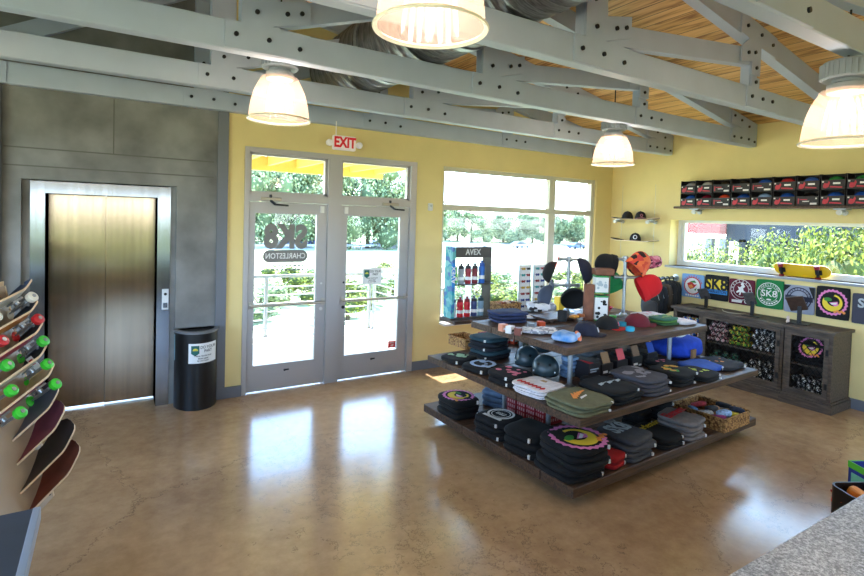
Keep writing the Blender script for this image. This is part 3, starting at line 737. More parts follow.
# ---------------------------------------------------------------- counters in the foreground
ct = thing('sales_counter', 'dark laminate counter with grey edging, bottom left corner', 'counter', (-8.36, -4.75, 0))
ct_c = P(38, 507.5, 'z', 1.0)
cx, cy = ct_c.x+8.36, ct_c.y+4.75
obj('countertop', MB().box((cx-1.6, cy-1.6, .965), (cx-.012, cy-.0, 1.0)), mat('laminate_slate', (52, 60, 72), .4, var=.12, scale=6), ct)
obj('edge_band', MB().box((cx-.014, cy-1.6, .955), (cx+.008, cy+.004, 1.002), bev=.004), mat('edge_grey', (136, 146, 160), .35), ct)
obj('counter_cabinet', MB().box((cx-1.55, cy-1.55, 0), (cx-.08, cy-.08, .965)), mat('counter_grey', (92, 92, 96), .6), ct)
gy = P(797, 533, 'z', 1.07).y
gc = thing('granite_counter', 'speckled grey granite counter, bottom right corner', 'counter', (-4.3, gy-.4, 0))
gm = bpy.data.materials.new('speckled_granite'); gm.use_nodes = True
nt = gm.node_tree; N = nt.nodes; L = nt.links; bs = N['Principled BSDF']; bs.inputs['Roughness'].default_value = .35
tcn = N.new('ShaderNodeTexCoord'); v1 = N.new('ShaderNodeTexNoise'); v1.inputs['Scale'].default_value = 120; v1.inputs['Detail'].default_value = 4; v1.inputs['Roughness'].default_value = .7
L.new(tcn.outputs['Object'], v1.inputs['Vector']); rp = N.new('ShaderNodeValToRGB'); e = rp.color_ramp.elements; e[0].position = .36; e[0].color = S(92, 90, 90); e[1].position = .62; e[1].color = S(206, 203, 202)
k_ = e.new(.5); k_.color = S(146, 143, 142); L.new(v1.outputs['Fac'], rp.inputs[0]); L.new(rp.outputs[0], bs.inputs['Base Color'])
obj('countertop', MB().box((-2.2, -.4, 1.03), (1.6, .4, 1.07), bev=.006), gm, gc)
obj('counter_body', MB().box((-2.1, -.36, 0), (1.5, .34, 1.03)), mat('counter_grey', (92, 92, 96), .6), gc)

# ---------------------------------------------------------------- things on the floor beyond the granite counter
bp = P(843, 491, 'z', 0)
bx = thing('display_box', 'blue and green open carton on the floor by the granite counter', 'box', (bp.x+.02, bp.y-.02, 0), math.radians(-28))
m_bblue = mat('carton_blue', (34, 52, 138), .5); m_bgreen = mat('carton_green', (92, 190, 50), .5)
b = MB()
w, d, h = .42, .3, .24
for a, c in (((0, -d, 0), (w, -d+.01, h)), ((0, -.01, 0), (w, 0, h)), ((0, -d, 0), (.01, 0, h)), ((w-.01, -d, 0), (w, 0, h)), ((0, -d, 0), (w, 0, .01))): b.box(a, c)
obj('carton', b, m_bblue, bx)
b = MB().box((-.004, -d-.004, h-.045), (w+.004, -d+.004, h+.003)).box((-.004, -d-.004, h-.045), (.004, .004, h+.003)).box((-.004, -.004, h-.045), (w, .004, h+.003))
obj('green_band', b, m_bgreen, bx)
obj('carton_panel', MB().box((-.005, -d+.03, .03), (-.001, -.03, h-.075)).box((.04, -d-.005, .03), (w-.03, -d-.001, h-.075)), mat('carton_aqua', (112, 196, 160), .5), bx)
b = MB()
for i in range(6): b.box((.06, -d-.007, h-.09-i*.022), (.06+random.uniform(.12, .3), -d-.004, h-.1-i*.022))
obj('carton_print', b, mat('carton_white', (226, 232, 240), .5), bx)
for i, c in enumerate(((226, 226, 220), (150, 30, 40), (230, 226, 226))):
    o = obj('carton_filler', MB().slab(.14, .1, .16, seed=i, n=4), mat('filler_%d' % i, c, .6), None, loc=bx.matrix_world @ Vector((0, 0, 0)))
    o.location = Vector((bp.x+.02, bp.y-.02, .012)) + Euler((0, 0, math.radians(-28))).to_matrix() @ Vector((.1+.12*i, -.15, 0))
    o.rotation_euler.z = i; o.name = 'wrapped_packet'
    tag(o, ['white wrapped packet in the blue carton, nearest its left end', 'dark red packet in the middle of the blue carton', 'pale packet at the far right inside the blue carton'][i], 'packet', 'packets in the blue carton')
tp = P(832, 517, 'z', 0)
tb = thing('plastic_tub', 'black round-cornered tub with orange goods by the granite counter', 'tub', (tp.x+.03, tp.y-.05, 0), math.radians(-28))
def rrect(w, h, r, n=6, corners=(1, 1, 1, 1)):
    pts = []
    for (cx, cy, a0), on in zip(((w/2-r, -h/2+r, -90), (w/2-r, h/2-r, 0), (-w/2+r, h/2-r, 90), (-w/2+r, -h/2+r, 180)), corners):
        if not on:
            pts.append((cx+math.copysign(r, cx), cy+math.copysign(r, cy))); continue
        for i in range(n+1):
            a = math.radians(a0+90*i/n); pts.append((cx+r*math.cos(a), cy+r*math.sin(a)))
    return pts
b = MB(); M0 = Matrix.Translation((.16, 0, 0))
b.prism(rrect(.34, .26, .07), .012, M0, .0); b.ring(rrect(.34, .26, .07), rrect(.316, .236, .06), .2, M0)
obj('tub_shell', b, m_black, tb)
for i in range(9):
    random.seed(i+50)
    q = Vector((.05+.11*(i % 3), -.07+.07*(i//3), .1+.03*random.random()))
    o = obj('orange_pouch', MB().slab(.12, .075, .06, seed=i, n=4, amp=.012), mat('pouch_%d' % (i % 3), [(236, 92, 34), (240, 150, 50), (214, 60, 30)][i % 3], .5))
    o.location = tb.location + tb.rotation_euler.to_matrix() @ q; o.rotation_euler = (random.uniform(-.3, .3), random.uniform(-.3, .3), random.uniform(0, 3)); o.location.z = .02+.055*(i % 2)+.02*(i//3)
    tag(o, 'crumpled orange pouch lying in the black tub', 'pouch', 'orange pouches in the black tub')
pk = P(840, 496, 'z', .0)
for i in range(3):
    o = obj('small_packet', MB().box((-.07, -.045, 0), (.07, .045, .02), bev=.004), mat('packet_%d' % i, [(160, 30, 44), (230, 228, 226), (196, 60, 60)][i], .5)); o.location = (pk.x+.06+.16*i, pk.y-.03*i, 0); o.rotation_euler.z = -.4
    tag(o, ['dark red packet on the floor in front of the blue carton', 'white packet on the floor in front of the blue carton', 'light red packet at the right in front of the blue carton'][i], 'packet', 'packets on the floor by the carton')
# ================================================================ right wall
def col(name, rgb, rough=.6, **k): return mat(name, rgb, rough, **k)
FW_ = lambda y, z, x=0: face((x, y, z), (0, -1, 0), (0, 0, 1))      # artwork on the right wall
# ---- helmet boxes on their long shelf
sh = thing('helmet_shelf', 'long dark deck shelf of helmet boxes over the ribbon window', 'wall shelf', (0, -1.3, 2.255))
obj('shelf_board', MB().box((-.25, -3.8, 0), (-.0, 0, .032), bev=.008), m_wood, sh)
for y in (-.28, -2.0, -3.5):
    b = MB().box((-.2, y-.06, -.014), (-.04, y+.06, 0)).cyl((-.2, y, -.03), (-.02, y, -.03), .012)
    br = obj('truck_bracket', b, m_pipe, sh)
    for x in (-.19, -.05): obj('bracket_wheel', MB().cyl((x-.016, y+.0, -.045), (x+.016, y, -.045), .03, n=18), mat('wheel_pale', (206, 206, 204), .4), br)
bw, bh, bd = .232, .178, .2
ys = [-1.395, -1.628, -1.862, -2.11, -2.36, -2.62, -2.878, -3.125, -3.375, -3.625]
m_hbox = col('helmet_box_black', (26, 20, 22), .45); m_hin = col('helmet_box_inside', (50, 34, 28), .8)
m_hred = col('box_red', (190, 44, 62), .5); m_hwht = col('box_white', (232, 228, 226), .5); m_hdk = col('box_strip', (70, 56, 58), .5)
cc = {'grey': (150, 150, 155), 'silver': (170, 172, 178), 'black': (34, 32, 34), 'blue': (40, 86, 178), 'red': (186, 40, 48), 'green': (34, 120, 62), 'orange': (206, 66, 40), 'white and blue': (140, 170, 210), 'dark red': (120, 24, 40)}
upper = ['grey', 'silver', 'black', 'black', 'blue', 'red', 'blue', 'green', 'green', 'blue']
lower = ['blue', 'dark red', 'orange', 'blue', 'white and blue', 'blue', 'black', 'blue', 'blue', 'green']
style2 = {(1, 2), (1, 3), (1, 4), (0, 2), (0, 6)}
ordn = ['leftmost', 'second', 'third', 'fourth', 'fifth', 'sixth', 'seventh', 'eighth', 'ninth', 'tenth']
def helmet_dome(r, rz, m, parent, M, name='helmet'):
    b = MB(); prof = [(r*math.cos(a), rz*math.sin(a)) for a in [PI/2*i/8 for i in range(9)]]; prof[-1] = (0, rz)
    b.lathe([(r*.98, -.02)]+prof, 20, M @ Matrix.Diagonal((1, 1.2, 1, 1))); return obj(name, b, m, parent)
for row, names in ((1, upper), (0, lower)):
    for i, nm in enumerate(names):
        y = ys[i]+.012; z = 2.288+row*(bh+.003); wdt = abs(ys[i]-(ys[i+1] if i < 9 else ys[i]-.25))-.012
        rn = 'upper' if row else 'lower'
        t = thing('helmet_box', 'black box with a %s helmet, %s from the left in the %s row' % (nm, ordn[i], rn) if i else 'black box with a %s helmet, leftmost of the %s row' % (nm, rn), 'helmet box', (-.015, y, z), group='boxed helmets on the long shelf')
        # open-fronted carton: floor, back, sides, low front, roof strip
        b = MB().box((-bd, -wdt, 0), (0, 0, .006)).box((-.006, -wdt, 0), (0, 0, bh)).box((-bd, -wdt, 0), (0, -wdt+.005, bh)).box((-bd, -.005, 0), (0, 0, bh)).box((-bd+.07, -wdt, bh-.005), (0, 0, bh))
        b.box((-bd, -wdt, 0), (-bd+.006, 0, bh*.62))
        M = Matrix(((0, 0, 1, 0), (1, 0, 0, 0), (0, 1, 0, 0), (0, 0, 0, 1)))
        b.prism([(-bd, bh*.62), (-bd+.07, bh), (-bd+.0, bh*.6)], .004, face((0, -wdt, 0), (1, 0, 0), (0, 0, 1)))
        obj('carton', b, m_hbox, t)
        helmet_dome(.078, .085, mat('helmet_'+nm, cc[nm], .25), t, Matrix.Translation((-.105, -wdt/2, .075)))
        Mf = face((-bd-.0005, -wdt/2, 0), (0, -1, 0), (0, 0, 1)); h2 = wdt/2
        if (row, i) in style2:
            b = MB().prism([(-h2+.02, .022), (-h2+.032, .022), (-h2+.032, .085), (-h2+.02, .085)], .001, Mf).prism([(-h2+.04, .066), (0, .066), (0, .076), (-h2+.04, .076)], .001, Mf)
            obj('box_print', b, m_hred, t)
            b = MB().prism([(.03, .012), (h2-.02, .012), (h2-.02, .034), (.03, .034)], .001, Mf).prism([(h2-.035, .075), (h2-.018, .075), (h2-.018, .092), (h2-.035, .092)], .001, Mf).prism([(-.05, .045), (.02, .045), (.02, .055), (-.05, .055)], .001, Mf)
            obj('box_label', b, m_hwht, t)
        else:
            b = MB().prism([(-h2+.025, .022), (-h2+.05, .014), (-h2+.075, .028), (-h2+.09, .075), (-h2+.078, .1), (-h2+.066, .07), (-h2+.034, .075), (-h2+.022, .045)], .001, Mf)
            b.prism([(-h2+.09, .024), (h2-.03, .018), (h2-.03, .03), (-h2+.09, .042)], .001, Mf)
            obj('box_print', b, m_hred, t)
            b = MB().prism([(.0, .06), (.07, .06), (.07, .08), (0, .08)], .001, Mf).prism([(-h2+.012, .082), (-h2+.03, .082), (-h2+.03, .098), (-h2+.012, .098)], .001, Mf)
            obj('box_label', b, m_hwht, t)

# ---- hung deck shelves with caps
def deck_plan(L, w, n=10):
    pts = []
    for s in (1, -1):
        for i in range(n+1):
            a = -PI/2+PI*i/n if s == 1 else PI/2+PI*i/n
            pts.append((s*(L/2-w/2)+w/2*math.cos(a), w/2*math.sin(a)))
    return pts
def flat_deck(L, w, m, mats2, parent, lift=.03):
    b = MB(); rows = []; n = 24
    for k, off in ((0, .011), (1, 0)):
        rws = []
        for i in range(n+1):
            s = -L/2+L*i/n; q = (L/2-abs(s))/.1; hw = w/2*(math.sqrt(max(0, 1-(1-min(q, 1))**2)) if q < 1 else 1); e = max(0, abs(s)-(L/2-.17))/.17
            rws.append([b.b.verts.new((max(hw, .012)*u, s, lift*e+off)) for u in (-1, -.4, .4, 1)])
        rows.append(rws)
    T, B = rows
    for A, C in zip(T, T[1:]):
        for i in range(3): b.b.faces.new((A[i], A[i+1], C[i+1], C[i])).material_index = 0
    for A, C in zip(B, B[1:]):
        for i in range(3): b.b.faces.new((A[i+1], A[i], C[i], C[i+1])).material_index = 1
    for i in range(n):
        for e in (0, 3): b.b.faces.new((T[i][e], T[i+1][e], B[i+1][e], B[i][e])).material_index = 2
    for i in (0, n):
        for e in range(3): b.b.faces.new((T[i][e], T[i][e+1], B[i][e+1], B[i][e])).material_index = 2
    return obj('deck', b, [m, mats2, m_edge], parent)
for i, (z, lab, under) in enumerate(((2.085, 'upper deck shelf in the corner carrying two dark caps, with trucks under it', (150, 120, 84)), (1.745, 'middle deck shelf in the corner carrying one black and white cap', (120, 110, 70)), (1.43, 'lowest deck shelf in the corner, behind the pipe hat stand', (170, 140, 90)))):
    t = thing('deck_shelf', lab, 'wall shelf', (-.12, -.56, z), group='skateboard deck shelves in the corner')
    flat_deck(.86, .2, m_grip, mat('shelf_under_%d' % i, under, .5), t)
    for s in (-.3, .3):
        if i == 0:
            tr = obj('truck', MB().box((-.03, s-.04, -.012), (.03, s+.04, 0)).cyl((-.1, s, -.035), (.1, s, -.035), .008).box((-.05, s-.012, -.042), (.05, s+.012, -.012)), m_pipe, t)
            for e in (-1, 1): obj('wheel', MB().cyl((e*.075, s, -.035), (e*.11, s, -.035), .027, n=18), mat('wheel_pale', (206, 206, 204), .4), tr)
        obj('hanging_wire', MB().cyl((.07, s, .01), (.07, s, .34 if i else .55), .0018, n=6), m_pipe, t)
# ---- caps
def cap_parts(t, m, mb, R=.085, flat=True, logo=None, two=None, M=None):
    M = M or Matrix()
    b = MB(); prof = []
    for i in range(11):
        a = PI/2*i/10; prof.append((R*math.cos(a)**.8 if i < 10 else 0, .115*math.sin(a)))
    b.lathe([(R*.98, -.002)]+prof, 24, M @ Matrix.Diagonal((1.12, 1, 1, 1))); b.cyl(M @ Vector((0, 0, .112)), M @ Vector((0, 0, .12)), .008, n=10)
    obj('crown', b, m, t)
    b = MB(); n = 14; A = []; B = []
    for i in range(n+1):
        a = -1.15+2.3*i/n; r = R*1.02
        A.append(Vector((r*1.12*math.cos(a), r*math.sin(a), .006))); B.append(Vector((r*1.0*math.cos(a)+.078*math.cos(a*.55), r*1.02*math.sin(a)*1.0, .006+.016*(1-abs(a)/1.15) - .006)))
    up = Vector((0, 0, .004))
    vt = [[b.b.verts.new(M @ (v+o)) for v in q] for q in (A, B) for o in (Vector(), up)]
    a0, a1, b0, b1 = vt
    for i in range(n):
        b.b.faces.new((a1[i], b1[i], b1[i+1], a1[i+1])); b.b.faces.new((a0[i], a0[i+1], b0[i+1], b0[i])); b.b.faces.new((b0[i], b0[i+1], b1[i+1], b1[i])); b.b.faces.new((a0[i+1], a0[i], a1[i], a1[i+1]))
    b.b.faces.new((a0[0], a1[0], b1[0], b0[0])); b.b.faces.new((a0[n], b0[n], b1[n], a1[n]))
    obj('brim', b, mb, t)
    if logo:
        s, lm, sz = logo
        me = text_mesh(s, sz, depth=.004, bold=.03)
        for v in me.vertices:
            a = v.co.x/(R*1.1); z = .05+v.co.y; r = R*1.12*max(.2, 1-(z/.125)**2)**.42+.004+v.co.z
            v.co = M @ Vector((r*math.cos(a), r*math.sin(a)*.93, z))
        me.materials.append(lm); obj('cap_badge', me, None, t)
def cap(label, pos, rz, m, mb, R=.085, logo=None, rot=None, group=None):
    t = thing('baseball_cap', label, 'cap', pos, rz, group, rot=rot); cap_parts(t, m, mb, R, logo=logo); return t
c_blk = col('cap_black', (20, 20, 22), .85); c_navy = col('cap_navy', (30, 32, 52), .85); c_red = col('cap_red', (196, 36, 34), .8); c_mar = col('cap_maroon', (104, 22, 36), .85)
c_slate = col('cap_slate', (66, 74, 92), .85); c_wht = col('cap_white', (222, 222, 226), .8); c_pink = col('cap_pinkish', (176, 110, 130), .8)
cap('black cap at the left on the upper deck shelf', (-.14, -.44, 2.1), math.radians(200), c_blk, c_blk)
cap('black cap with a pinkish front on the upper deck shelf', (-.14, -.68, 2.1), math.radians(225), c_blk, c_pink, logo=('O', c_pink, .06))
cap('black and white cap alone on the middle deck shelf', (-.14, -.6, 1.76), math.radians(215), c_blk, c_blk, logo=('O', c_wht, .09))

# ---- yellow penny board on the sill
yb = thing('cruiser_board', 'yellow plastic cruiser skateboard with red wheels on the window sill', 'skateboard', (.09, -2.82, RZ0+.082), 0, rot=(0, math.radians(70), 0))
m_py = col('penny_yellow', (222, 178, 34), .35)
flat_deck(.63, .16, m_py, m_py, yb, .035)
for s in (-.2, .2):
    tr = obj('truck', MB().box((-.03, s-.035, -.012), (.03, s+.035, 0)).box((-.05, s-.012, -.04), (.05, s+.012, -.012)).cyl((-.085, s, -.035), (.085, s, -.035), .007), m_blackm, yb)
    for e in (-1, 1): obj('wheel', MB().cyl((e*.055, s, -.035), (e*.095, s, -.035), .03, n=20), col('wheel_dark_red', (140, 24, 32), .4), tr)

# ---- t-shirts pinned to the wall under the sill
def wall_shirt(i, y0, z0, y1, z1, color, label):
    yc, zc = (y0+y1)/2, (z0+z1)/2; w, h = abs(y1-y0)-.005, abs(z0-z1)
    t = thing('pinned_tshirt', label, 't-shirt', (-.004, yc, zc), group=None)
    b = MB(); b.slab(w, h, .022, k=26, n=8, amp=.0022, seed=i, M=face((0, 0, 0), (0, -1, 0), (0, 0, 1)))
    obj('folded_shirt', b, col('tee_%d' % i, color, .9), t)
    M = face((-.024, 0, 0), (0, -1, 0), (0, 0, 1))
    return t, M, w, h
def put(t, name, m, M, draw, label=None):
    b = MB(); draw(b, M); return obj(name, b, m, t, label=label)
def arc_text(t, s, R, a0, a1, size, m, M, z=.001, flip=False, name='curved_lettering', sx=1):
    n = len(s); me_all = MB()
    for k, ch in enumerate(s):
        if ch == ' ': continue
        a = math.radians(a0+(a1-a0)*(k+.5)/n)
        me = text_mesh(ch, size, depth=.001, bold=.015, sx=sx)
        r = Matrix.Rotation(a-PI/2 + (PI if flip else 0), 4, 'Z')
        me_all.add(me, M @ Matrix.Translation((R*math.cos(a), R*math.sin(a), z)) @ r); bpy.data.meshes.remove(me)
    return obj(name, me_all, m, t)
def ringp(r0, r1, cx=0, cy=0, n=40, spike=0, z0=0, t=.001):
    def d(b, M):
        o = [((r0+(spike if i % 2 else 0))*math.cos(2*PI*i/n)+cx, (r0+(spike if i % 2 else 0))*math.sin(2*PI*i/n)+cy) for i in range(n)]
        q = [((r1+(spike*.5 if i % 2 else 0))*math.cos(2*PI*i/n)+cx, (r1+(spike*.5 if i % 2 else 0))*math.sin(2*PI*i/n)+cy) for i in range(n)]
        b.ring(o, q, t, M, z0=z0)
    return d
def poly(pts, z0=0, t=.001): return lambda b, M: b.prism(pts, t, M, z0=z0)
def many(*ds):
    def d(b, M):
        for q in ds: q(b, M)
    return d
i_w = col('ink_white', (232, 232, 230), .7); i_k = col('ink_black', (18, 18, 20), .8); i_y = col('ink_yellow', (236, 208, 56), .7); i_b = col('ink_blue', (44, 130, 206), .7)
i_r = col('ink_red', (196, 44, 48), .7); i_p = col('ink_pink', (222, 128, 186), .7); i_g = col('ink_green', (60, 140, 56), .7); i_o = col('ink_orange', (232, 148, 70), .7); i_navy = col('ink_navy', (34, 36, 60), .8); i_lg = col('ink_lightgrey', (176, 188, 196), .7)
t, M, w, h = wall_shirt(0, -1.338, 1.317, -1.681, .985, (124, 168, 214), 'light blue t-shirt with a red and white round graphic, leftmost on the wall')
put(t, 'graphic_disc', i_w, M, poly(disc(.115, sx=1, cx=-.0, cy=.0)))
put(t, 'graphic_ring', i_r, M, ringp(.128, .112))
put(t, 'graphic_bird', i_r, M, many(poly([(-.08, .03), (-.02, .06), (.03, .02), (.07, .03), (.02, -.03), (-.03, -.05), (-.06, -.02)], .0012)))
put(t, 'graphic_beak', i_o, M, many(poly([(-.06, .0), (-.01, .02), (.02, -.02), (-.03, -.04)], .0026)))
put(t, 'graphic_leaf', i_g, M, many(poly([(-.04, .06), (.03, .08), (.06, .05), (.0, .045)], .0026), poly([(.03, -.05), (.07, -.02), (.05, -.07)], .0026)))
arc_text(t, 'CHARLESTON', .142, 165, 15, .034, i_r, M)
put(t, 'graphic_foot', i_w, M, many(*[poly([(-.1+.035*k, -.15), (-.075+.035*k, -.15), (-.075+.035*k, -.125), (-.1+.035*k, -.125)]) for k in range(6)]))
t, M, w, h = wall_shirt(1, -1.687, 1.339, -2.02, .993, (20, 20, 26), 'black t-shirt printed SK8 over a yellow block with a blue band')
put(t, 'yellow_block', i_y, M, poly([(-.14, -.02), (.15, -.02), (.15, .115), (-.14, .115)]))
text('SK8', .23, i_k, t, M @ Matrix.Translation((.0, .045, .0025)), sx=.84, bold=.03)
put(t, 'blue_band', i_b, M, poly([(-.145, -.085), (.155, -.085), (.155, -.025), (-.145, -.025)]))
text('CHARLESTON', .05, i_navy, t, M @ Matrix.Translation((.005, -.056, .0025)), sx=.85)
t, M, w, h = wall_shirt(2, -2.028, 1.322, -2.358, .985, (98, 26, 48), 'maroon t-shirt with a round white skeleton-rider crest')
put(t, 'crest_ring', i_w, M, many(ringp(.138, .132, -.005, .03), ringp(.1, .095, -.005, .03)))
arc_text(t, 'CHARLESTON', .116, 205, -25, .03, i_w, M @ Matrix.Translation((-.005, .03, 0)), sx=.9)
put(t, 'crest_figure', i_w, M, many(poly([(-.05, .07), (-.02, .06), (.0, .08), (.03, .1), (.045, .075), (.02, .05), (.03, .02), (.06, -.0), (.03, -.01), (.0, .0), (-.01, -.04), (-.03, -.045), (-.02, .0), (-.06, -.02), (-.065, .0), (-.03, .03)]), poly(disc(.02, 12, cx=.01, cy=.105))))
put(t, 'crest_foot', i_w, M, many(poly([(-.12, -.145), (.01, -.145), (.02, -.11), (-.12, -.11)]), ringp(.026, .018, .07, -.12, 16)))
t, M, w, h = wall_shirt(3, -2.37, 1.354, -2.7, .992, (24, 118, 62), 'green t-shirt with a white SK8 roundel')
put(t, 'roundel_ring', i_w, M, many(ringp(.146, .138), ringp(.1, .096)))
text('SK8', .115, i_w, t, M @ Matrix.Translation((0, .004, .001)), bold=.008, sx=1.02)
arc_text(t, 'CHARLESTON', .119, 160, 20, .032, i_w, M)
put(t, 'roundel_bars', i_w, M, many(*[poly([(.119*math.cos(math.radians(a))-.011, .119*math.sin(math.radians(a))-.008), (.119*math.cos(math.radians(a))+.011, .119*math.sin(math.radians(a))-.008), (.119*math.cos(math.radians(a))+.011, .119*math.sin(math.radians(a))+.008), (.119*math.cos(math.radians(a))-.011, .119*math.sin(math.radians(a))+.008)]) for a in range(215, 330, 15)]))
put(t, 'roundel_leaf', i_w, M, many(poly(disc(.03, 14, sx=1, sy=.35, cy=-.07)), poly(disc(.03, 14, sx=1, sy=.25, cy=.072))))
t, M, w, h = wall_shirt(4, -2.705, 1.325, -3.04, .985, (148, 154, 172), 'pale grey t-shirt with a dark ring crest, behind the brown plate stand')
put(t, 'dark_corners', i_k, M, many(poly([(-.165, .165), (-.165, .08), (-.09, .16)]), poly([(.165, .16), (.165, .0), (.1, .16)])))
put(t, 'crest_ring', i_navy, M, many(ringp(.138, .126, 0, .01), ringp(.105, .095, 0, .01), poly([(-.15, -.02), (.15, -.02), (.15, .04), (-.15, .04)], -.0004)))
arc_text(t, 'CHARLESTON', .116, 170, 10, .028, i_navy, M @ Matrix.Translation((0, .01, 0)))
t, M, w, h = wall_shirt(5, -3.052, 1.352, -3.385, .98, (20, 19, 21), 'black t-shirt with a yellow moon inside a pink spiky ring')
def moon(t, M, k=1.0, z=0):
    put(t, 'spiky_ring', i_p, M, ringp(.142*k, .12*k, 0, .005*k, n=44, spike=.014*k, z0=z))
    put(t, 'moon_crescent', i_y, M, poly([(.1*k*math.cos(math.radians(a)), .1*k*math.sin(math.radians(a))) for a in range(150, 150+300, 12)]+[(.01*k+.062*k*math.cos(math.radians(a)), .02*k+.058*k*math.sin(math.radians(a))) for a in range(90, -180, -15)], z0=z))
    put(t, 'moon_glasses', i_g, M, many(poly(disc(.032*k, 14, sx=1.25, sy=.7, cx=-.045*k, cy=.035*k), z0=z+.001)))
    put(t, 'moon_mouth', i_p, M, poly([(-.03*k, .0), (.05*k, .02*k), (.06*k, -.02*k), (.03*k, -.04*k), (-.02*k, -.01*k)], z0=z+.001))
    put(t, 'moon_teeth', i_w, M, poly([(-.02*k, -.005*k), (.048*k, .008*k), (.04*k, -.014*k), (-.005*k, -.02*k)], z0=z+.0022))
    put(t, 'moon_caption', i_o, M, many(*[poly(disc(.015*k, 8, cx=(.03+.022*j)*k, cy=(-.1+.012*(j % 2))*k), z0=z+.001) for j in range(5)]))
moon(t, M, 1.0)
t, M, w, h = wall_shirt(6, -3.405, 1.31, -3.74, .97, (64, 66, 82), 'slate t-shirt with large pale lettering, cut off by the right edge')
text('SK8', .14, i_lg, t, M @ Matrix.Translation((.0, .06, .001)), bold=.03)

# ---- backpacks on the wall pipe
hr = thing('hanging_rail', 'galvanised pipe rail sticking out from the yellow wall', 'rail', (0, -1.23, 1.235))
obj('rail_pipe', MB().tube([(-.012, 0, 0), (-.62, 0, 0)], .016).lathe([(0, -.01), (.024, -.008), (.024, .012), (0, .014)], 16, Matrix.Translation((-.62, 0, 0)) @ Matrix.Rotation(PI/2, 4, 'Y')), m_pipe, hr)
obj('wall_flange', MB().lathe([(.016, .03), (.026, .026), (.03, .008), (.052, .006), (.052, -.002), (0, -.002)], 24, Matrix.Rotation(-PI/2, 4, 'Y')), m_pipe, hr)
bpk = [((22, 22, 25), 'black backpack nearest the wall on the pipe rail, with silver mesh pocket', -.1), ((30, 31, 34), 'charcoal backpack second from the wall on the pipe rail', -.2), ((74, 58, 42), 'brown-strapped backpack in the middle of the pipe rail', -.31), ((26, 27, 30), 'black backpack with grey patch, fourth from the wall on the rail', -.42), ((18, 18, 20), 'big black backpack at the free end of the pipe rail', -.54)]
for i, (c, lab, x) in enumerate(bpk):
    t = thing('backpack', lab, 'backpack', (x, -1.23, .77-.02*i), math.radians(-4+3*i), group='backpacks hung on the pipe rail')
    m = mat('pack_%d' % i, c, .75, var=.25, scale=14)
    b = MB(); b.slab(.1, .3, .43, k=4, n=8, amp=.008, seed=i); obj('pack_body', b, m, t)
    b = MB(); b.slab(.06, .24, .2, k=4, n=6, amp=.006, seed=i+9, M=Matrix.Translation((-.06, 0, .04))); obj('front_pocket', b, mat('pocket_%d' % i, tuple(min(255, int(v*1.5+12)) for v in c), .6), t)
    hz = 1.235-(.77-.02*i)
    b = MB(); b.tube([(.0, -.03, .42), (0, -.032, hz-.01), (0, -.015, hz+.022), (0, .015, hz+.022), (0, .032, hz-.01), (0, .03, .42)], .009, n=8); obj('haul_loop', b, m_black, t)
    for s in (-1, 1):
        b = MB(); b.tube([(.05, s*.08, .41), (.075, s*.1, .3), (.07, s*.11, .14), (.05, s*.1, .04)], .014, n=8); obj('shoulder_strap', b, m_black, t)
    obj('zip', MB().tube([(-.052, -.13, .26), (-.056, -.1, .35), (-.056, .1, .35), (-.052, .13, .26)], .004, n=6), m_pipe, t)

# ---------------------------------------------------------------- cabinets
m_mesh = col('wire_mesh', (14, 14, 15), .5, metal=.4)
m_cin = col('cabinet_inside', (38, 34, 32), .8)
def cabinet(label, yl, yr, x0, bays, name='display_cabinet'):
    """yl..yr from left end to right end (decreasing y), front at x0"""
    t = thing(name, label, 'cabinet', (0, yr, 0)); w = yl-yr; H = .9; D = -x0
    b = MB().box((-D-.03, -.03, H-.035), (-.02, w+.03, H), bev=.006); obj('cabinet_top', b, m_cab, t)
    b = MB().box((-D+.02, 0, .1), (-.02, .022, H-.035)).box((-D+.02, w-.022, .1), (-.02, w, H-.035)).box((-.035, .0, .1), (-.02, w, H-.035))
    b.box((-D+.003, .003, .1), (-.022, w-.003, .125)).box((-D, -.001, .1), (-D+.024, .06, H-.036)).box((-D, w-.05, .1), (-D+.024, w+.001, H-.036)).box((-D+.0015, .002, H-.075), (-D+.023, w-.002, H-.037)).box((-D+.0015, .002, .1), (-D+.023, w-.002, .15))
    for yb0 in bays[1:]: b.box((-D-.0008, w-yb0-.04, .1), (-D+.024, w-yb0+.03, H-.037)); b.box((-D+.03, w-yb0-.01, .1), (-.02, w-yb0+.01, H-.035))
    obj('cabinet_body', b, m_cab, t)
    b = MB().box((-D-.028, -.028, 0), (-.02, w+.028, .1), bev=.004).box((-D-.016, -.016, .1), (-.02, w+.016, .125), bev=.006); obj('plinth', b, m_cab, t)
    return t, w, D
cabL, wL, DL = cabinet('long dark wood cabinet with wire mesh doors under the t-shirts', -1.53, -2.925, -.478, [0, .40])
cabR, wR, DR = cabinet('small single-door wire mesh cabinet at the right end', -2.945, -3.42, -.492, [0])
def shelf(t, w, D, y0, y1, z): obj('inner_shelf', MB().box((-D+.03, w-y1, z), (-.03, w-y0, z+.018)), m_cab, t)
shelf(cabL, wL, DL, .02, .39, .49); shelf(cabL, wL, DL, .41, wL-.02, .49); shelf(cabR, wR, DR, .02, wR-.02, .46)
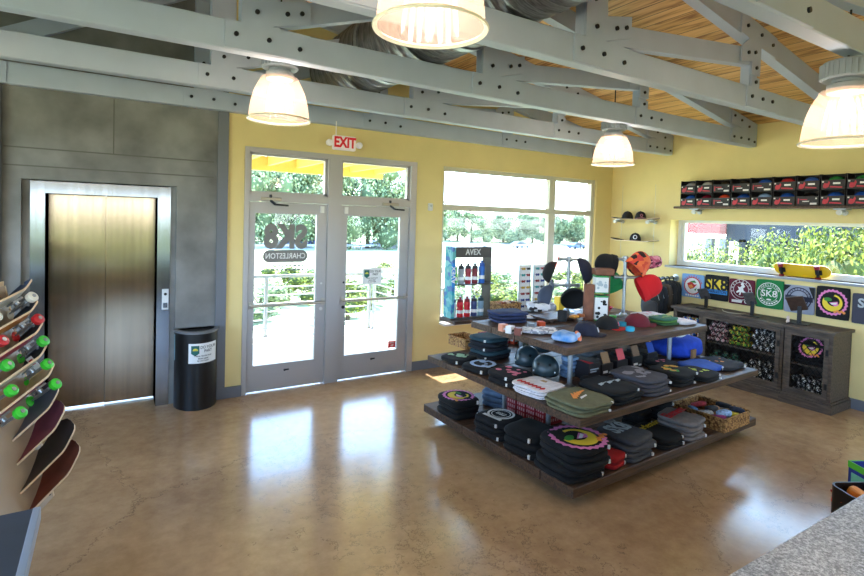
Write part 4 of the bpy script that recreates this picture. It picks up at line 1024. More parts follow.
def meshdoor(t, w, D, y0, y1, z0, z1, stile=.045):
    dr = obj('mesh_door', MB().box((-D-.014, w-y1, z0), (-D, w-y1+stile, z1)).box((-D-.014, w-y0-stile, z0), (-D, w-y0, z1)).box((-D-.013, w-y1+.002, z0+.001), (-D+.001, w-y0-.002, z0+stile)).box((-D-.013, w-y1+.002, z1-stile*.6), (-D+.001, w-y0-.002, z1-.001)), m_cab, t)
    b = MB(); a0, a1, c0, c1 = w-y1+stile, w-y0-stile, z0+stile, z1-stile*.6; st = .066; n = int((a1-a0+c1-c0)/st)+2
    for s in (1, -1):
        for k in range(-1, n):
            pts = []
            u = a0+k*st if s == 1 else a1-k*st
            # clip the 55 degree line to the opening
            sl = 1.35
            za, zb = c0, c1
            ya, yb = u-s*(c1-c0)/sl, u
            q0 = Vector((ya, c1)); q1 = Vector((yb, c0))
            d = q1-q0; t0, t1 = 0, 1
            for lo, hi, p, dd in ((a0, a1, q0.x, d.x),):
                ta, tb_ = sorted(((lo-p)/dd, (hi-p)/dd)); t0 = max(t0, ta); t1 = min(t1, tb_)
            if t1-t0 > .03:
                A = q0+d*t0; B = q0+d*t1; b.bar((-D-.007, A.x, A.y), (-D-.007, B.x, B.y), .005, .004, up=(1, 0, 0))
    obj('wire_mesh', b, m_mesh, dr)
    for z in (z0+.14, z1-.16):
        obj('hinge', MB().box((-D-.02, w-y1-.0, z-.035), (-D-.013, w-y1+.03, z+.035), bev=.003), m_black, dr)
    return dr
meshdoor(cabL, wL, DL, .43, wL-.03, .15, .825)
meshdoor(cabR, wR, DR, .03, wR-.03, .15, .825)
# goods behind the mesh: rolled shirts, every roll on its own
pm = {'bw': patmat('print_black_white', [(20, 20, 22), (26, 26, 28), (228, 228, 226), (22, 22, 24), (150, 150, 152)], 46),
      'pink': patmat('print_pink_white', [(30, 24, 26), (226, 178, 184), (240, 226, 226), (120, 40, 50), (24, 22, 24)], 46),
      'green': patmat('print_green_yellow', [(34, 90, 40), (110, 170, 60), (226, 206, 70), (30, 30, 28), (190, 110, 40)], 44),
      'mix': patmat('print_many_colours', [(196, 52, 52), (52, 100, 190), (232, 228, 222), (40, 40, 44), (226, 186, 70), (70, 140, 90)], 46),
      'mix2': patmat('print_white_mix', [(224, 222, 220), (60, 60, 66), (190, 60, 60), (232, 230, 226), (80, 130, 190)], 46),
      'teal': patmat('print_teal', [(28, 70, 60), (60, 130, 104), (24, 26, 26), (150, 180, 160), (30, 34, 34)], 46)}
rolls = {k: None for k in pm}
def roll_mesh(k, s):
    b = MB(); b.slab(.075, .2, .068, k=3, n=5, amp=.01, seed=s); return mesh('shirt_roll', b, pm[k])
def fill(Y0c, Y1c, z, kind, lab, D, group, rows=2, n=4, depth=.3):
    for r in range(rows):
        for i in range(n - (r % 2)):
            y = Y0c+(Y1c-Y0c)*(i+.5+.5*(r % 2))/n
            key = (kind, (i+r) % 3)
            if key not in rolls: rolls[key] = roll_mesh(kind, i+r)
            o = obj('rolled_tshirt', rolls[key], None, None, loc=(-D+.16, y, z+.064*r), rot=(0, 0, PI/2+random.uniform(-.15, .15)+(0 if True else 0)))
            tag(o, lab, 'rolled t-shirt', group)
yA = -1.53
fill(-1.56, -1.91, .508, 'mix', 'brightly patterned rolled t-shirt on the upper shelf of the left bay', DL, 'rolled shirts, left bay upper shelf', 4, 4)
fill(-1.56, -1.91, .127, 'mix2', 'white patterned rolled t-shirt on the lower shelf of the left bay', DL, 'rolled shirts, left bay lower shelf', 4, 4)
fill(-1.96, -2.23, .508, 'pink', 'pink and white rolled t-shirt behind the mesh, upper shelf', DL, 'pink rolled shirts, upper shelf', 4, 3)
fill(-2.24, -2.5, .508, 'green', 'green and yellow rolled t-shirt behind the mesh, upper shelf', DL, 'green rolled shirts, upper shelf', 4, 3)
fill(-2.52, -2.88, .508, 'bw', 'black and white rolled t-shirt behind the mesh, upper shelf', DL, 'black and white rolled shirts, upper shelf', 4, 4)
fill(-1.96, -2.42, .127, 'teal', 'dark teal rolled t-shirt behind the mesh, lower shelf', DL, 'teal rolled shirts, lower shelf', 4, 4)
fill(-2.44, -2.88, .127, 'bw', 'black and white rolled t-shirt behind the mesh, lower shelf', DL, 'black and white rolled shirts, lower shelf', 4, 4)
fill(-2.99, -3.38, .127, 'bw', 'black and white rolled t-shirt low in the small cabinet', DR, 'rolled shirts low in the small cabinet', 3, 4)
for k in range(3):
    t = thing('folded_tshirt', ['black moon t-shirt at the bottom of the pile in the small cabinet', 'black moon t-shirt in the middle of the pile in the small cabinet', 'black t-shirt with the yellow moon on top in the small cabinet'][k], 't-shirt', (-.28, -3.18, .478+.055*k), group='moon shirts in the small cabinet')
    obj('folded_shirt', MB().slab(.3, .34, .055, seed=k, n=6), col('tee_5', (20, 19, 21)), t)
    if k == 2:
        Mm = Matrix.Translation((-.13, 0, .075)) @ face((0, 0, 0), (0, -1, 0), (.35, 0, 1))
        o = obj('fold_front', MB().slab(.34, .02, .1, seed=4, n=5, M=Matrix.Translation((-.12, 0, .03)) @ Matrix.Rotation(PI/2, 4, 'Z')), col('tee_5', (20, 19, 21)), t)
        moon(t, face((-.135, 0, .085), (0, -1, 0), (.45, 0, 1)), .8)
# ---- plate stands on top
def plate_stand(px, py, label, m, w, h, yaw, H):
    p = P(px, py, 'x', -.3); p.z = .9
    t = thing('display_stand', label, 'display stand', (-.3, p.y, .9), math.radians(yaw))
    obj('stand_base', MB().box((-.07, -.1, 0), (.07, .1, .012), bev=.003), m_black, t)
    obj('stand_post', MB().box((-.014, -.02, .01), (.014, .02, H-.03)), m_black, t)
    b = MB(); b.box((-w/2, -.013, -h/2), (w/2, .013, h/2), bev=.006, M=Matrix.Translation((-.01, .03, H)) @ Matrix.Rotation(math.radians(-24), 4, 'Y') @ Matrix.Rotation(PI/2, 4, 'Z') @ Matrix.Rotation(math.radians(14), 4, 'Y'))
    obj('tilted_plate', b, m, t)
plate_stand(706, 307, 'black stand with a tilted grey plate, left of the three on the cabinets', col('plate_grey', (58, 58, 62), .5, var=.3, scale=30), .13, .15, 8, .2)
plate_stand(752, 315, 'black stand with a tilted grey plate, in front of the maroon t-shirt', col('plate_grey2', (74, 72, 74), .5, var=.25, scale=30), .12, .17, 12, .22)
plate_stand(799, 322, 'black stand with a tilted brown plate, on the small cabinet', col('plate_brown', (62, 44, 36), .55, var=.25, scale=30), .18, .18, 8, .24)
t = thing('cable', 'thin pale cable lying on the long cabinet top', 'cable', (0, 0, 0))
b = MB(); b.tube([(-.2, -2.05, .906), (-.3, -2.12, .906), (-.36, -2.22, .906), (-.3, -2.33, .906), (-.22, -2.36, .906)], .005, n=6); obj('cable_cord', b, col('cable_pale', (190, 184, 168)), t)
o = obj('small_figure', MB().lathe([(.018, 0), (.022, .01), (.014, .04), (.018, .06), (.012, .08), (0, .086)], 14), col('figurine_pale', (214, 190, 180)), None, loc=(-.33, -2.9, .9)); tag(o, 'tiny pale figurine beside the brown plate stand', 'figurine')
# ================================================================ three-tier display table
TR = math.radians(2.3)
ZB, ZM, ZT = .165, .645, 1.01
tt = thing('display_table', 'three-tiered plank display table on galvanised pipe legs, centre of the shop', 'display table', (-3.16, -2.42, 0), TR)
RTm = Matrix.Rotation(TR, 4, 'Z')
def tier(zt, lx, ly, th, cx=0, cy=0, planks=5):
    t = None; b = MB(); random.seed(int(zt*100))
    for i in range(planks):
        y0 = cy-ly/2+ly*i/planks; y1 = y0+ly/planks-.004
        b.box((cx-lx/2+random.uniform(-.006, .006), y0, zt-th), (cx+lx/2+random.uniform(-.006, .006), y1, zt), bev=.005, seg=1)
    o = obj('tier_planks', b, m_wood, tt)
    return o
tier(ZB, 2.62, 1.9, .075, 0, 0, 6)
tier(ZM, 2.56, 1.92, .06, .0, .0, 6)
tier(ZT, 2.08, 1.22, .06, .08, .07, 4)
b = MB()
for x in (-1.1, 0, 1.1): b.box((x-.04, -.85, ZB-.12), (x+.04, .85, ZB-.075))
obj('bearer', b, m_wood, tt)
def leg(x, y, z0, z1):
    b = MB().cyl((x, y, z0), (x, y, z1), .021, n=20)
    b.lathe([(.021, .03), (.032, .028), (.034, .012), (.06, .009), (.06, 0), (0, 0)], 24, Matrix.Translation((x, y, z0)))
    b.lathe([(0, 0), (.06, 0), (.06, -.009), (.034, -.012), (.032, -.028), (.021, -.03)], 24, Matrix.Translation((x, y, z1)))
    obj('leg', b, m_pipe, tt)
for x in (-.86, -.05, .8):
    for y in (-.28, .27): leg(x, y, ZB, ZM-.06)
for x, y in ((-.8, -.44), (-.5, .45), (.62, -.44), (.72, .5)): leg(x, y, ZM, ZT-.06)
for x in (-1.05, 1.05):
    for y in (-.7, .7):
        b = MB().cyl((x, y, 0), (x, y, ZB-.075), .03); obj('foot', b, m_black, tt)

SEED = [0]
TIER = {ZB: (0, 0, 2.62, 1.9), ZM: (0, 0, 2.56, 1.92), ZT: (.08, .07, 2.08, 1.22)}
def soft(color, rough=.92):
    if max(color) < 34: color = tuple(int(c*.62) for c in color)
    return mat('cloth_%d_%d_%d' % color, color, rough, var=.14, scale=22, bump=.12)
def stack(px, py, z, n, w, d, th, rot, colors, labels, group, deco=None, k=5, amp=.009, tags=True, lean=0, name='folded_tshirt', cat='t-shirt', at=None):
    """n folded garments piled up; (px, py) is the measured centre of the pile's footprint on height z"""
    p = Vector(at) if at else P(px, py, 'z', z)
    r = TR+math.radians(rot); out = []
    if z in TIER:                                   # keep the pile's footprint on its tier
        cx, cy, lx, ly = TIER[z]; c_, s_ = abs(math.cos(r-TR)), abs(math.sin(r-TR)); hx, hy = (w*c_+d*s_)/2-.01, (w*s_+d*c_)/2-.01
        if cx is not None:
            q = Matrix.Rotation(-TR, 3, 'Z') @ (p-Vector((-3.16, -2.42, 0)))
            q.x = max(cx-lx/2+hx, min(cx+lx/2-hx, q.x)); q.y = max(cy-ly/2+hy, min(cy+ly/2-hy, q.y))
            p = Matrix.Rotation(TR, 3, 'Z') @ q + Vector((-3.16, -2.42, 0))
    for i in range(n):
        SEED[0] += 1; sd = SEED[0]; random.seed(sd)
        c = colors[i % len(colors)]
        lab = labels[i] if isinstance(labels, (list, tuple)) else labels
        o = thing(name, lab, cat, (p.x+random.uniform(-.014, .014)+lean*i*math.sin(r), p.y+random.uniform(-.014, .014)-lean*i*math.cos(r), z+th*i), r+random.uniform(-.09, .09), group)
        b = MB(); b.slab(w*random.uniform(.97, 1.02), d*random.uniform(.97, 1.02), th*1.04, k=k, n=7, amp=amp, seed=sd)
        obj('folded_cloth', b, soft(c), o)
        if tags and (i % 2 == 0 or n < 3):
            b = MB().box((w*.3, -d/2-.003, th*.25), (w*.3+.017, -d/2+.012, th*.8), bev=.002); obj('size_tag', b, i_w, o, label='small white size tag')
        out.append(o)
    if deco: deco(out[-1], Matrix.Translation((0, 0, th*1.04+.003)))
    return out
def names(base, n, where=''):
    if n == 1: return [base]
    o = ['second', 'third', 'fourth', 'fifth']
    return ['%s %s' % ('topmost' if i == n-1 else 'lowest' if i == 0 else o[i-1]+' lowest', base) for i in range(n)]
K = (24, 24, 26); NV = (34, 38, 58)
# ---- bottom tier
def d_moon(t, M): moon(t, M @ Matrix.Rotation(math.radians(-90), 4, 'Z'), 1.0)
def hump(p_, z, n, w, d, th, rot, labels, group, color, deco=None, px=None, slope=.25):
    return stack(px[0], px[1], z, n, w, d, th, rot, [color], labels, group, deco, k=5, amp=.01)
stack(453, 415, ZB, 3, .3, .36, .058, 0, [(22, 21, 23)], names('black hoodie with a moon print at the left corner of the bottom tier', 3), 'moon hoodies at the left corner', d_moon, name='folded_hoodie', cat='hoodie')
stack(497, 404, ZB, 3, .25, .26, .05, 20, [(96, 118, 146)], names('faded blue denim jeans behind the moon hoodies', 3), 'blue jeans on the bottom tier', name='folded_jeans', cat='jeans', tags=False)
def d_ring(t, M):
    put(t, 'print_ring', i_w, M, many(ringp(.12, .1, 0, .02), ringp(.085, .078, 0, .02), poly([(-.1, -.11), (.1, -.11), (.1, -.075), (-.1, -.075)])))
    put(t, 'print_plate', i_w, M, poly([(-.045, .0), (.045, .0), (.045, .045), (-.045, .045)]))
    text('SK8', .05, i_k, t, M @ Matrix.Translation((0, .022, .0015)))
stack(482, 437, ZB, 3, .34, .34, .052, -80, [(24, 24, 28)], names('black t-shirt with a white ring print, left edge of the bottom tier', 3), 'ring print shirts on the bottom tier', d_ring)
stack(515, 455, ZB, 3, .36, .36, .062, -85, [(18, 18, 19)], names('plain black zip jacket with white size tags, front left of the bottom tier', 3), 'black jackets on the bottom tier', name='folded_jacket', cat='jacket')
def d_moon2(t, M): moon(t, M @ Matrix.Translation((.02, -.02, 0)) @ Matrix.Rotation(math.radians(20), 4, 'Z'), 1.4)
hp = stack(569, 478, ZB, 5, .39, .42, .052, -3, [(20, 20, 23)], names('black hoodie with a big yellow moon print, front corner of the bottom tier', 5), 'moon hoodies at the front corner', d_moon2, name='folded_hoodie', cat='hoodie', amp=.014, lean=.012)
stack(621, 470, ZB, 2, .2, .24, .045, 15, [(168, 26, 34)], names('bright red folded shorts between the moon hoodies and the grey stack', 2), 'red shorts on the bottom tier', name='folded_shorts', cat='shorts')
def d_sk8(t, M): text('SK8', .2, i_lg, t, M @ Matrix.Translation((0, .06, .0)), bold=.035, sx=.72)
stack(629, 455, ZB, 4, .34, .36, .044, 2, [(74, 76, 82)], names('dark grey t-shirt with pale SK8 lettering, front of the bottom tier', 4), 'grey SK8 shirts on the bottom tier', d_sk8)
def d_yel(t, M): text('Charleston', .1, i_y, t, M @ Matrix.Translation((0, .09, .0)), bold=.0, sx=.95)
stack(669, 446, ZB, 2, .33, .36, .045, 2, [(18, 18, 19)], names('black t-shirt with a yellow script line, right of the grey SK8 pile', 2), 'yellow script shirts on the bottom tier', d_yel)
def d_el(t, M): text('Element', .13, i_r, t, M @ Matrix.Translation((0, .06, .0)), bold=.02, sx=.8)
stack(689, 437, ZB, 4, .31, .34, .042, 4, [(122, 116, 114)], names('light grey t-shirt with red script lettering by the wicker basket', 4), 'red script grey shirts on the bottom tier', d_el)
stack(654, 414, ZB, 4, .28, .28, .05, 4, [(20, 18, 20)], names('black t-shirt edged with pink print at the back of the bottom tier', 4), 'pink print shirts on the bottom tier', lambda t, M: put(t, 'spiky_print', i_p, M, ringp(.11, .09, n=36, spike=.015)))
for i in range(4):
    p = P(514+9.5*i, 416+3.6*i, 'z', ZB)
    t = thing('shoe_carton', ['red patterned carton nearest the left pipe leg', 'red patterned carton, second in the row under the white shirts', 'red patterned carton, third in the row under the white shirts', 'red patterned carton nearest the black jackets'][i], 'carton', (p.x+.12, p.y+.05, ZB), TR, 'red cartons under the middle tier')
    obj('carton_body', MB().box((-.12, -.06, 0), (.12, .06, .17), bev=.003), col('carton_red', (150, 26, 36), .55), t)
    b = MB()
    for a in range(4):
        for c in range(3): b.box((-.1225, -.048+.027*a, .03+.045*c), (-.1195, -.048+.027*a+.012, .03+.045*c+.026)); 
    for a in range(7):
        for c in range(3): b.box((-.1+.03*a, -.0625, .03+.045*c), (-.1+.03*a+.014, -.0595, .03+.045*c+.026))
    obj('carton_pattern', b, col('carton_pattern', (206, 160, 160), .6), t)
# wicker basket with bits
m_wick = bpy.data.materials.new('woven_seagrass'); m_wick.use_nodes = True
nt = m_wick.node_tree; N = nt.nodes; L = nt.links; bs = N['Principled BSDF']; bs.inputs['Roughness'].default_value = .8
tcn = N.new('ShaderNodeTexCoord'); ck = N.new('ShaderNodeTexVoronoi'); ck.inputs['Scale'].default_value = 60; nz = N.new('ShaderNodeTexNoise'); nz.inputs['Scale'].default_value = 30
L.new(tcn.outputs['Object'], ck.inputs['Vector']); L.new(tcn.outputs['Object'], nz.inputs['Vector'])
mm = N.new('ShaderNodeMath'); mm.operation = 'MULTIPLY'; L.new(ck.outputs['Distance'], mm.inputs[0]); L.new(nz.outputs['Fac'], mm.inputs[1])
rp = N.new('ShaderNodeValToRGB'); e = rp.color_ramp.elements; e[0].position = .08; e[0].color = S(206, 158, 96); e[1].position = .42; e[1].color = S(104, 66, 30); L.new(mm.outputs[0], rp.inputs[0]); L.new(rp.outputs[0], bs.inputs['Base Color'])
bpn = N.new('ShaderNodeBump'); bpn.inputs['Strength'].default_value = .7; bpn.inputs['Distance'].default_value = .01; bpn.invert = True; L.new(ck.outputs['Distance'], bpn.inputs['Height']); L.new(bpn.outputs[0], bs.inputs['Normal'])
def basket(label, pos, rz, w, d, h, handle=True):
    t = thing('wicker_basket', label, 'basket', pos, rz); q = .014
    b = MB().box((-w/2, -d/2, 0), (w/2, d/2, .012)); b.box((-w/2, -d/2, 0), (w/2, -d/2+q, h), bev=.005).box((-w/2, d/2-q, 0), (w/2, d/2, h), bev=.005)
    if handle:
        for s in (-1, 1):
            x0, x1 = (w/2-q, w/2) if s > 0 else (-w/2, -w/2+q)
            b.box((x0, -d/2, 0), (x1, d/2, h*.5), bev=.004).box((x0, -d/2, h*.5), (x1, -.05, h), bev=.004).box((x0, .05, h*.5), (x1, d/2, h), bev=.004).box((x0, -.06, h*.78), (x1, .06, h), bev=.004)
    else: b.box((-w/2, -d/2, 0), (-w/2+q, d/2, h), bev=.004).box((w/2-q, -d/2, 0), (w/2, d/2, h), bev=.004)
    obj('basket_weave', b, m_wick, t)
    b = MB(); b.tube([(-w/2, -d/2, h), (w/2, -d/2, h), (w/2, d/2, h), (-w/2, d/2, h), (-w/2, -d/2+.001, h)], .009, n=8); obj('basket_rim', b, m_wick, t); return t
bp = P(712, 420, 'z', ZB)
basket('big open wicker basket of gloves and socks, right end of the bottom tier', (bp.x, bp.y+.02, ZB), TR, .46, .5, .12)
gl = [((150, 60, 120), 'pink and black patterned glove'), ((150, 180, 220), 'pale blue sock roll'), ((220, 206, 70), 'yellow and black glove'), ((40, 44, 60), 'navy sock roll'), ((206, 206, 204), 'light grey sock roll'), ((60, 60, 64), 'charcoal glove'), ((196, 140, 86), 'tan sock roll'), ((30, 30, 34), 'black flat glasses case'), ((110, 140, 180), 'blue grey sock roll'), ((176, 60, 64), 'red sock roll')]
for i, (c, lab) in enumerate(gl):
    random.seed(i+200); q = Vector((bp.x-.15+.1*(i % 4)+random.uniform(-.01, .01), bp.y-.15+.13*(i//4), ZB+.075+.025*(i % 2)))
    o = obj('glove' if 'glove' in lab else 'glasses_case' if 'case' in lab else 'sock_roll', MB().slab(.07, .14, .05, k=3, n=5, amp=.012, seed=i+31), mat('goods_%d' % i, c, .85, var=.45, scale=40), None, loc=q, rot=(random.uniform(-.2, .2), random.uniform(-.2, .2), random.uniform(0, 3)))
    tag(o, lab+' lying in the big wicker basket', 'glove' if 'glove' in lab else 'case' if 'case' in lab else 'socks')
stack(600, 447, ZB, 3, .24, .2, .05, 3, [(22, 22, 24)], names('black t-shirt in shadow behind the grey SK8 pile', 3), 'black shirts behind the grey SK8 pile', at=P(637, 424, 'z', ZB))

# ---- middle tier
def d_txt(s, size, m, dy=.05, sx=.85, extra=None):
    def f(t, M):
        text(s, size, m, t, M @ Matrix.Translation((0, dy, 0)), bold=.02, sx=sx)
        if extra: extra(t, M)
    return f
i_gr = col('ink_palegreen', (150, 190, 150), .7); i_ice = col('ink_ice', (168, 190, 222), .7); i_pk = col('ink_rose', (222, 120, 140), .7)
def d_blob(m, seed, n=7, r=.04, sx=1, area=.11):
    def f(t, M):
        random.seed(seed)
        put(t, 'print_graphic', m, M, many(*[poly(disc(r*random.uniform(.4, 1), 9, a0=random.random(), sx=random.uniform(.5, 1.5), cx=random.uniform(-area, area), cy=random.uniform(-area*.6, area*.8)), z0=.0002*j) for j in range(n)]))
    return f
stack(450, 362, ZM, 1, .28, .27, .05, -80, [K], ['black t-shirt with a pale green print at the left corner of the middle tier'], None, d_blob(i_gr, 3, 8, .035))
stack(476, 371, ZM, 1, .33, .31, .055, -82, [K], ['black t-shirt with an icy blue oval print, left edge of the middle tier'], None, lambda t, M: (put(t, 'oval_print', i_ice, M, ringp(.12, .085)), d_blob(i_ice, 8, 6, .04)(t, M)))
stack(503, 383, ZM, 2, .3, .3, .045, -82, [(26, 22, 24)], names('black t-shirt with a rose coloured print on the left edge', 2), 'rose print shirts', d_blob(i_pk, 31, 12, .03, area=.12))
stack(489, 356, ZM, 5, .32, .34, .042, -80, [(24, 28, 36), (36, 64, 74), (28, 30, 38)], names('dark folded trousers with teal edges in the tall pile at the back left', 5), 'dark trousers at the back left', None, name='folded_trousers', cat='trousers')
bq = P(461, 346, 'z', ZM); basket('small wicker basket at the back left of the middle tier', (bq.x+.05, bq.y, ZM), TR, .22, .3, .1, False)
for i in range(5):
    p = P(483+8*i, 341+.6*i, 'z', ZM)
    t = thing('shoe_carton', ['small red carton farthest left under the top tier', 'small red carton, second from the left under the top tier', 'small red carton in the middle of the row under the top tier', 'small red carton, fourth from the left under the top tier', 'small orange-red carton farthest right in the row under the top tier'][i], 'carton', (p.x, p.y, ZM), TR, 'small red cartons under the top tier')
    obj('carton_body', MB().box((-.05, -.032, 0), (.05, .032, .1), bev=.003), col('carton_red2', (176, 34, 38), .55) if i < 4 else col('carton_orange', (206, 74, 40), .55), t)
    b = MB().box((-.035, -.0345, .03), (.02, -.0315, .05)).box((-.0525, -.02, .03), (-.0495, .02, .055)); obj('carton_print', b, i_w, t)
# helmets
m_helm = col('helmet_petrol', (44, 60, 66), .32)
def helmet(px, py, label, yaw, R=.115):
    p = P(px, py, 'z', ZM)
    t = thing('skate_helmet', label, 'helmet', (p.x, p.y, ZM+.012), math.radians(yaw), 'dark petrol helmets on the middle tier')
    b = MB(); prof = []
    for i in range(13):
        a = -.32+(PI/2+.32)*i/12; prof.append((R*math.cos(a)**.9 if i < 12 else 0, .075+R*1.02*math.sin(a)))
    b.lathe(prof, 32, Matrix.Diagonal((1.22, 1, 1, 1))); obj('helmet_shell', b, m_helm, t)
    b = MB(); z = .075+R*1.02*math.sin(-.32); r = R*math.cos(.32)**.9
    b.lathe([(r+.003, z+.006), (r+.004, z-.006), (r-.012, z-.01), (r-.014, z+.006)], 32, Matrix.Diagonal((1.22, 1, 1, 1))); obj('edge_trim', b, m_black, t)
    for s in (-1, 1):
        for k in range(2):
            a = math.radians(s*28+180*0); el = math.radians(30+26*k); v = Vector((1.22*R*math.cos(el)*math.cos(a), R*math.cos(el)*math.sin(a), .075+R*1.02*math.sin(el)))
            n_ = Vector((v.x/1.5, v.y, v.z-.075)).normalized()
            obj('vent_hole', MB().cyl(v-n_*.004, v+n_*.0015, .013 if k == 0 else .01, n=14), m_black, t)
    obj('chin_strap', MB().tube([(.02, -r+.01, z), (.01, -r*.5, .012), (.01, r*.5, .012), (.02, r-.01, z)], .006, n=6), m_black, t)
    for s in (-1, 1):
        obj('strap_rivet', MB().cyl((1.22*R*.62*1, s*R*.74, .07), (1.22*R*.66, s*R*.79, .07), .007, n=10), i_w, t)
helmet(527, 368, 'dark petrol skate helmet at the left, beside the thin pipe leg', 215)
helmet(540, 354, 'dark petrol skate helmet at the back, under the top tier', 20)
helmet(545, 378, 'dark petrol skate helmet nearest the white shirts, two vents showing', 220)
def d_dia(t, M):
    put(t, 'diamond_band', i_r, M, many(*[poly([(-.12+.04*k, -.12), (-.098+.04*k, -.085), (-.12+.04*k, -.05), (-.142+.04*k, -.085)]) for k in range(7)]))
    put(t, 'chest_print', col('ink_tan', (184, 150, 110)), M, poly([(-.03, .05), (.03, .05), (.03, .09), (-.03, .09)]))
stack(527, 395, ZM, 4, .33, .33, .019, -84, [(226, 222, 226)], names('white t-shirt with a red diamond band, left front of the middle tier', 4), 'white diamond band shirts', d_dia, tags=False)
def d_ol(t, M):
    put(t, 'flame_print', i_o, M, many(*[poly([(-.1+.035*k, -.02+.02*k), (-.07+.035*k, -.04+.02*k), (-.02+.035*k, .06), (-.03+.035*k, .07)], z0=.0003*k) for k in range(5)]))
    put(t, 'print_pale', i_w, M, poly([(-.06, -.06), (.04, -.03), (.05, -.01), (-.04, -.03)], z0=.002))
stack(574, 416, ZM, 3, .38, .38, .028, -2, [(104, 104, 76)], names('olive green t-shirt with an orange flame print, front corner of the middle tier', 3), 'olive shirts at the front corner', d_ol)
stack(611, 397, ZM, 3, .36, .36, .036, 3, [(18, 18, 19)], names('black t-shirt with a pale scrawled line, right of the olive pile', 3), 'pale scrawl black shirts', lambda t, M: put(t, 'scrawl_print', i_lg, M, many(*[poly([(-.12+.05*k, -.02+.03*(k % 2)), (-.06+.05*k, -.0+.02*(k % 2)), (-.05+.05*k, .03), (-.11+.05*k, .02)], z0=.0003*k) for k in range(5)])))
stack(640, 389, ZM, 4, .36, .38, .034, 3, [(70, 68, 74)], names('charcoal t-shirt with a grey wing print, front of the middle tier', 4), 'charcoal wing print shirts', d_blob(col('ink_ash', (132, 130, 138)), 12, 12, .045, area=.12))
stack(670, 381, ZM, 3, .32, .34, .036, 3, [(22, 22, 22)], names('black t-shirt with a gold and green crossed print', 3), 'gold and green print shirts', lambda t, M: (d_blob(col('ink_gold', (204, 158, 60)), 5, 9, .028, area=.09)(t, M), d_blob(i_g, 6, 6, .024, area=.1)(t, M)))
stack(697, 377, ZM, 2, .3, .32, .03, 3, [(26, 26, 26)], names('black t-shirt with a lime green script print', 2), 'lime print shirts', d_blob(col('ink_lime', (196, 214, 60)), 9, 9, .024, area=.1))
stack(699, 369, ZM, 1, .36, .32, .06, -3, [(58, 96, 188)], ['royal blue shirt spread loosely near the right corner of the middle tier'], None, None, amp=.016, k=4)
stack(742, 360, ZM, 1, .42, .36, .045, 5, [(40, 42, 46)], ['dark tank top with an orange edge at the right corner of the middle tier'], None, d_blob(i_o, 21, 5, .02, area=.1), amp=.01, k=4)
stack(594, 387, ZM, 2, .22, .16, .04, 0, [(22, 22, 24)], names('black folded shirt in front of the black shoe carton', 2), 'black shirts by the shoe carton', None, tags=False)
stack(660, 368, ZM, 2, .24, .24, .035, 0, [(30, 30, 33)], names('charcoal folded shirt in front of the carton with the blue card', 2), 'charcoal shirts by the blue card', d_blob(i_pk, 43, 5, .02, area=.07), tags=False)
# big blue bundle
bp2 = P(682, 356, 'z', ZM)
t = thing('folded_jersey', 'big bright blue jersey bundled under the top tier with a brown card tag', 'jersey', (bp2.x, bp2.y+.05, ZM), TR+.1)
obj('folded_cloth', MB().slab(.56, .4, .2, k=3.2, n=9, amp=.022, seed=77), soft((28, 68, 186)), t)
obj('card_tag', MB().box((-.16, -.225, .03), (-.08, -.2, .12), bev=.004), col('card_brown', (140, 104, 66)), t, label='brown card tag')
obj('jersey_trim', MB().slab(.3, .05, .02, k=3, n=4, amp=.006, M=Matrix.Translation((.05, -.03, .195))), i_w, t)
# black cartons with labels under the top tier
cb = [((594, 380), (30, 24, 26), (120, 124, 128), 'black shoe carton with grey wording, beside the front pipe flange'), ((607, 376), (32, 26, 24), (150, 110, 70), 'black carton with a tan card on top'), ((622, 372), (30, 26, 28), (224, 84, 90), 'black carton with a coral red card on top'), ((637, 368), (26, 26, 28), (130, 96, 66), 'black carton with a brown card on top'), ((652, 364), (30, 26, 28), (30, 74, 170), 'black carton with a bright blue card on top')]
for i, (pp, c, cc_, lab) in enumerate(cb):
    p = P(pp[0], pp[1], 'z', ZM); t = thing('goods_carton', lab+', middle tier', 'carton', (p.x, p.y+.12, ZM), TR)
    h = .15 if i == 0 else .11
    obj('carton_body', MB().box((-.08, -.12, 0), (.08, .12, h), bev=.004), mat('carton_dark_%d' % i, c, .5), t)
    b = MB().box((-.06, -.1225, .03), (-.0, -.1195, .05)).box((.02, -.1225, .02), (.06, -.1195, .035)); obj('carton_print', b, i_w, t)
    if i == 0:
        b = MB().box((-.06, -.1225, .09), (.05, -.1195, .1)).box((-.06, -.1225, .07), (.02, -.1195, .08)); obj('carton_wording', b, i_lg, t)
        obj('carton_red_lid', MB().prism([(-.08, -.12), (-.02, -.12), (-.05, .0)], .004, None, h), i_r, t)
    else:
        b = MB(); b.box((-.05, -.012, -.05), (.05, -.006, .05), M=Matrix.Translation((0, -.08, h+.045)) @ Matrix.Rotation(math.radians(-22), 4, 'X'), bev=.002); obj('top_card', b, mat('card_%d_%d_%d' % cc_, cc_, .6), t)
stack(569, 376, ZM, 5, .1, .16, .035, -84, [(120, 150, 184), (98, 124, 158)], names('pale blue denim shorts in the narrow pile behind the front pipe leg', 5), 'denim shorts by the pipe leg', name='folded_shorts', cat='shorts', tags=False)
stack(588, 361, ZM, 3, .28, .22, .036, 0, [(122, 132, 142)], names('grey folded shirt under the top tier beside the denim', 3), 'grey shirts under the top tier', tags=False)
stack(529, 345, ZM, 4, .2, .2, .04, 5, [(70, 78, 66)], names('dull green folded trousers behind the helmets', 4), 'dull green trousers behind the helmets', tags=False, name='folded_trousers', cat='trousers')
p = P(630, 352, 'z', ZM); t = thing('riser_board', 'small dark plank riser under the top tier, above the cartons', 'riser', (p.x, p.y+.1, ZM), TR)
obj('riser_top', MB().box((-.3, -.14, .17), (.3, .14, .195), bev=.004), m_wood, t)
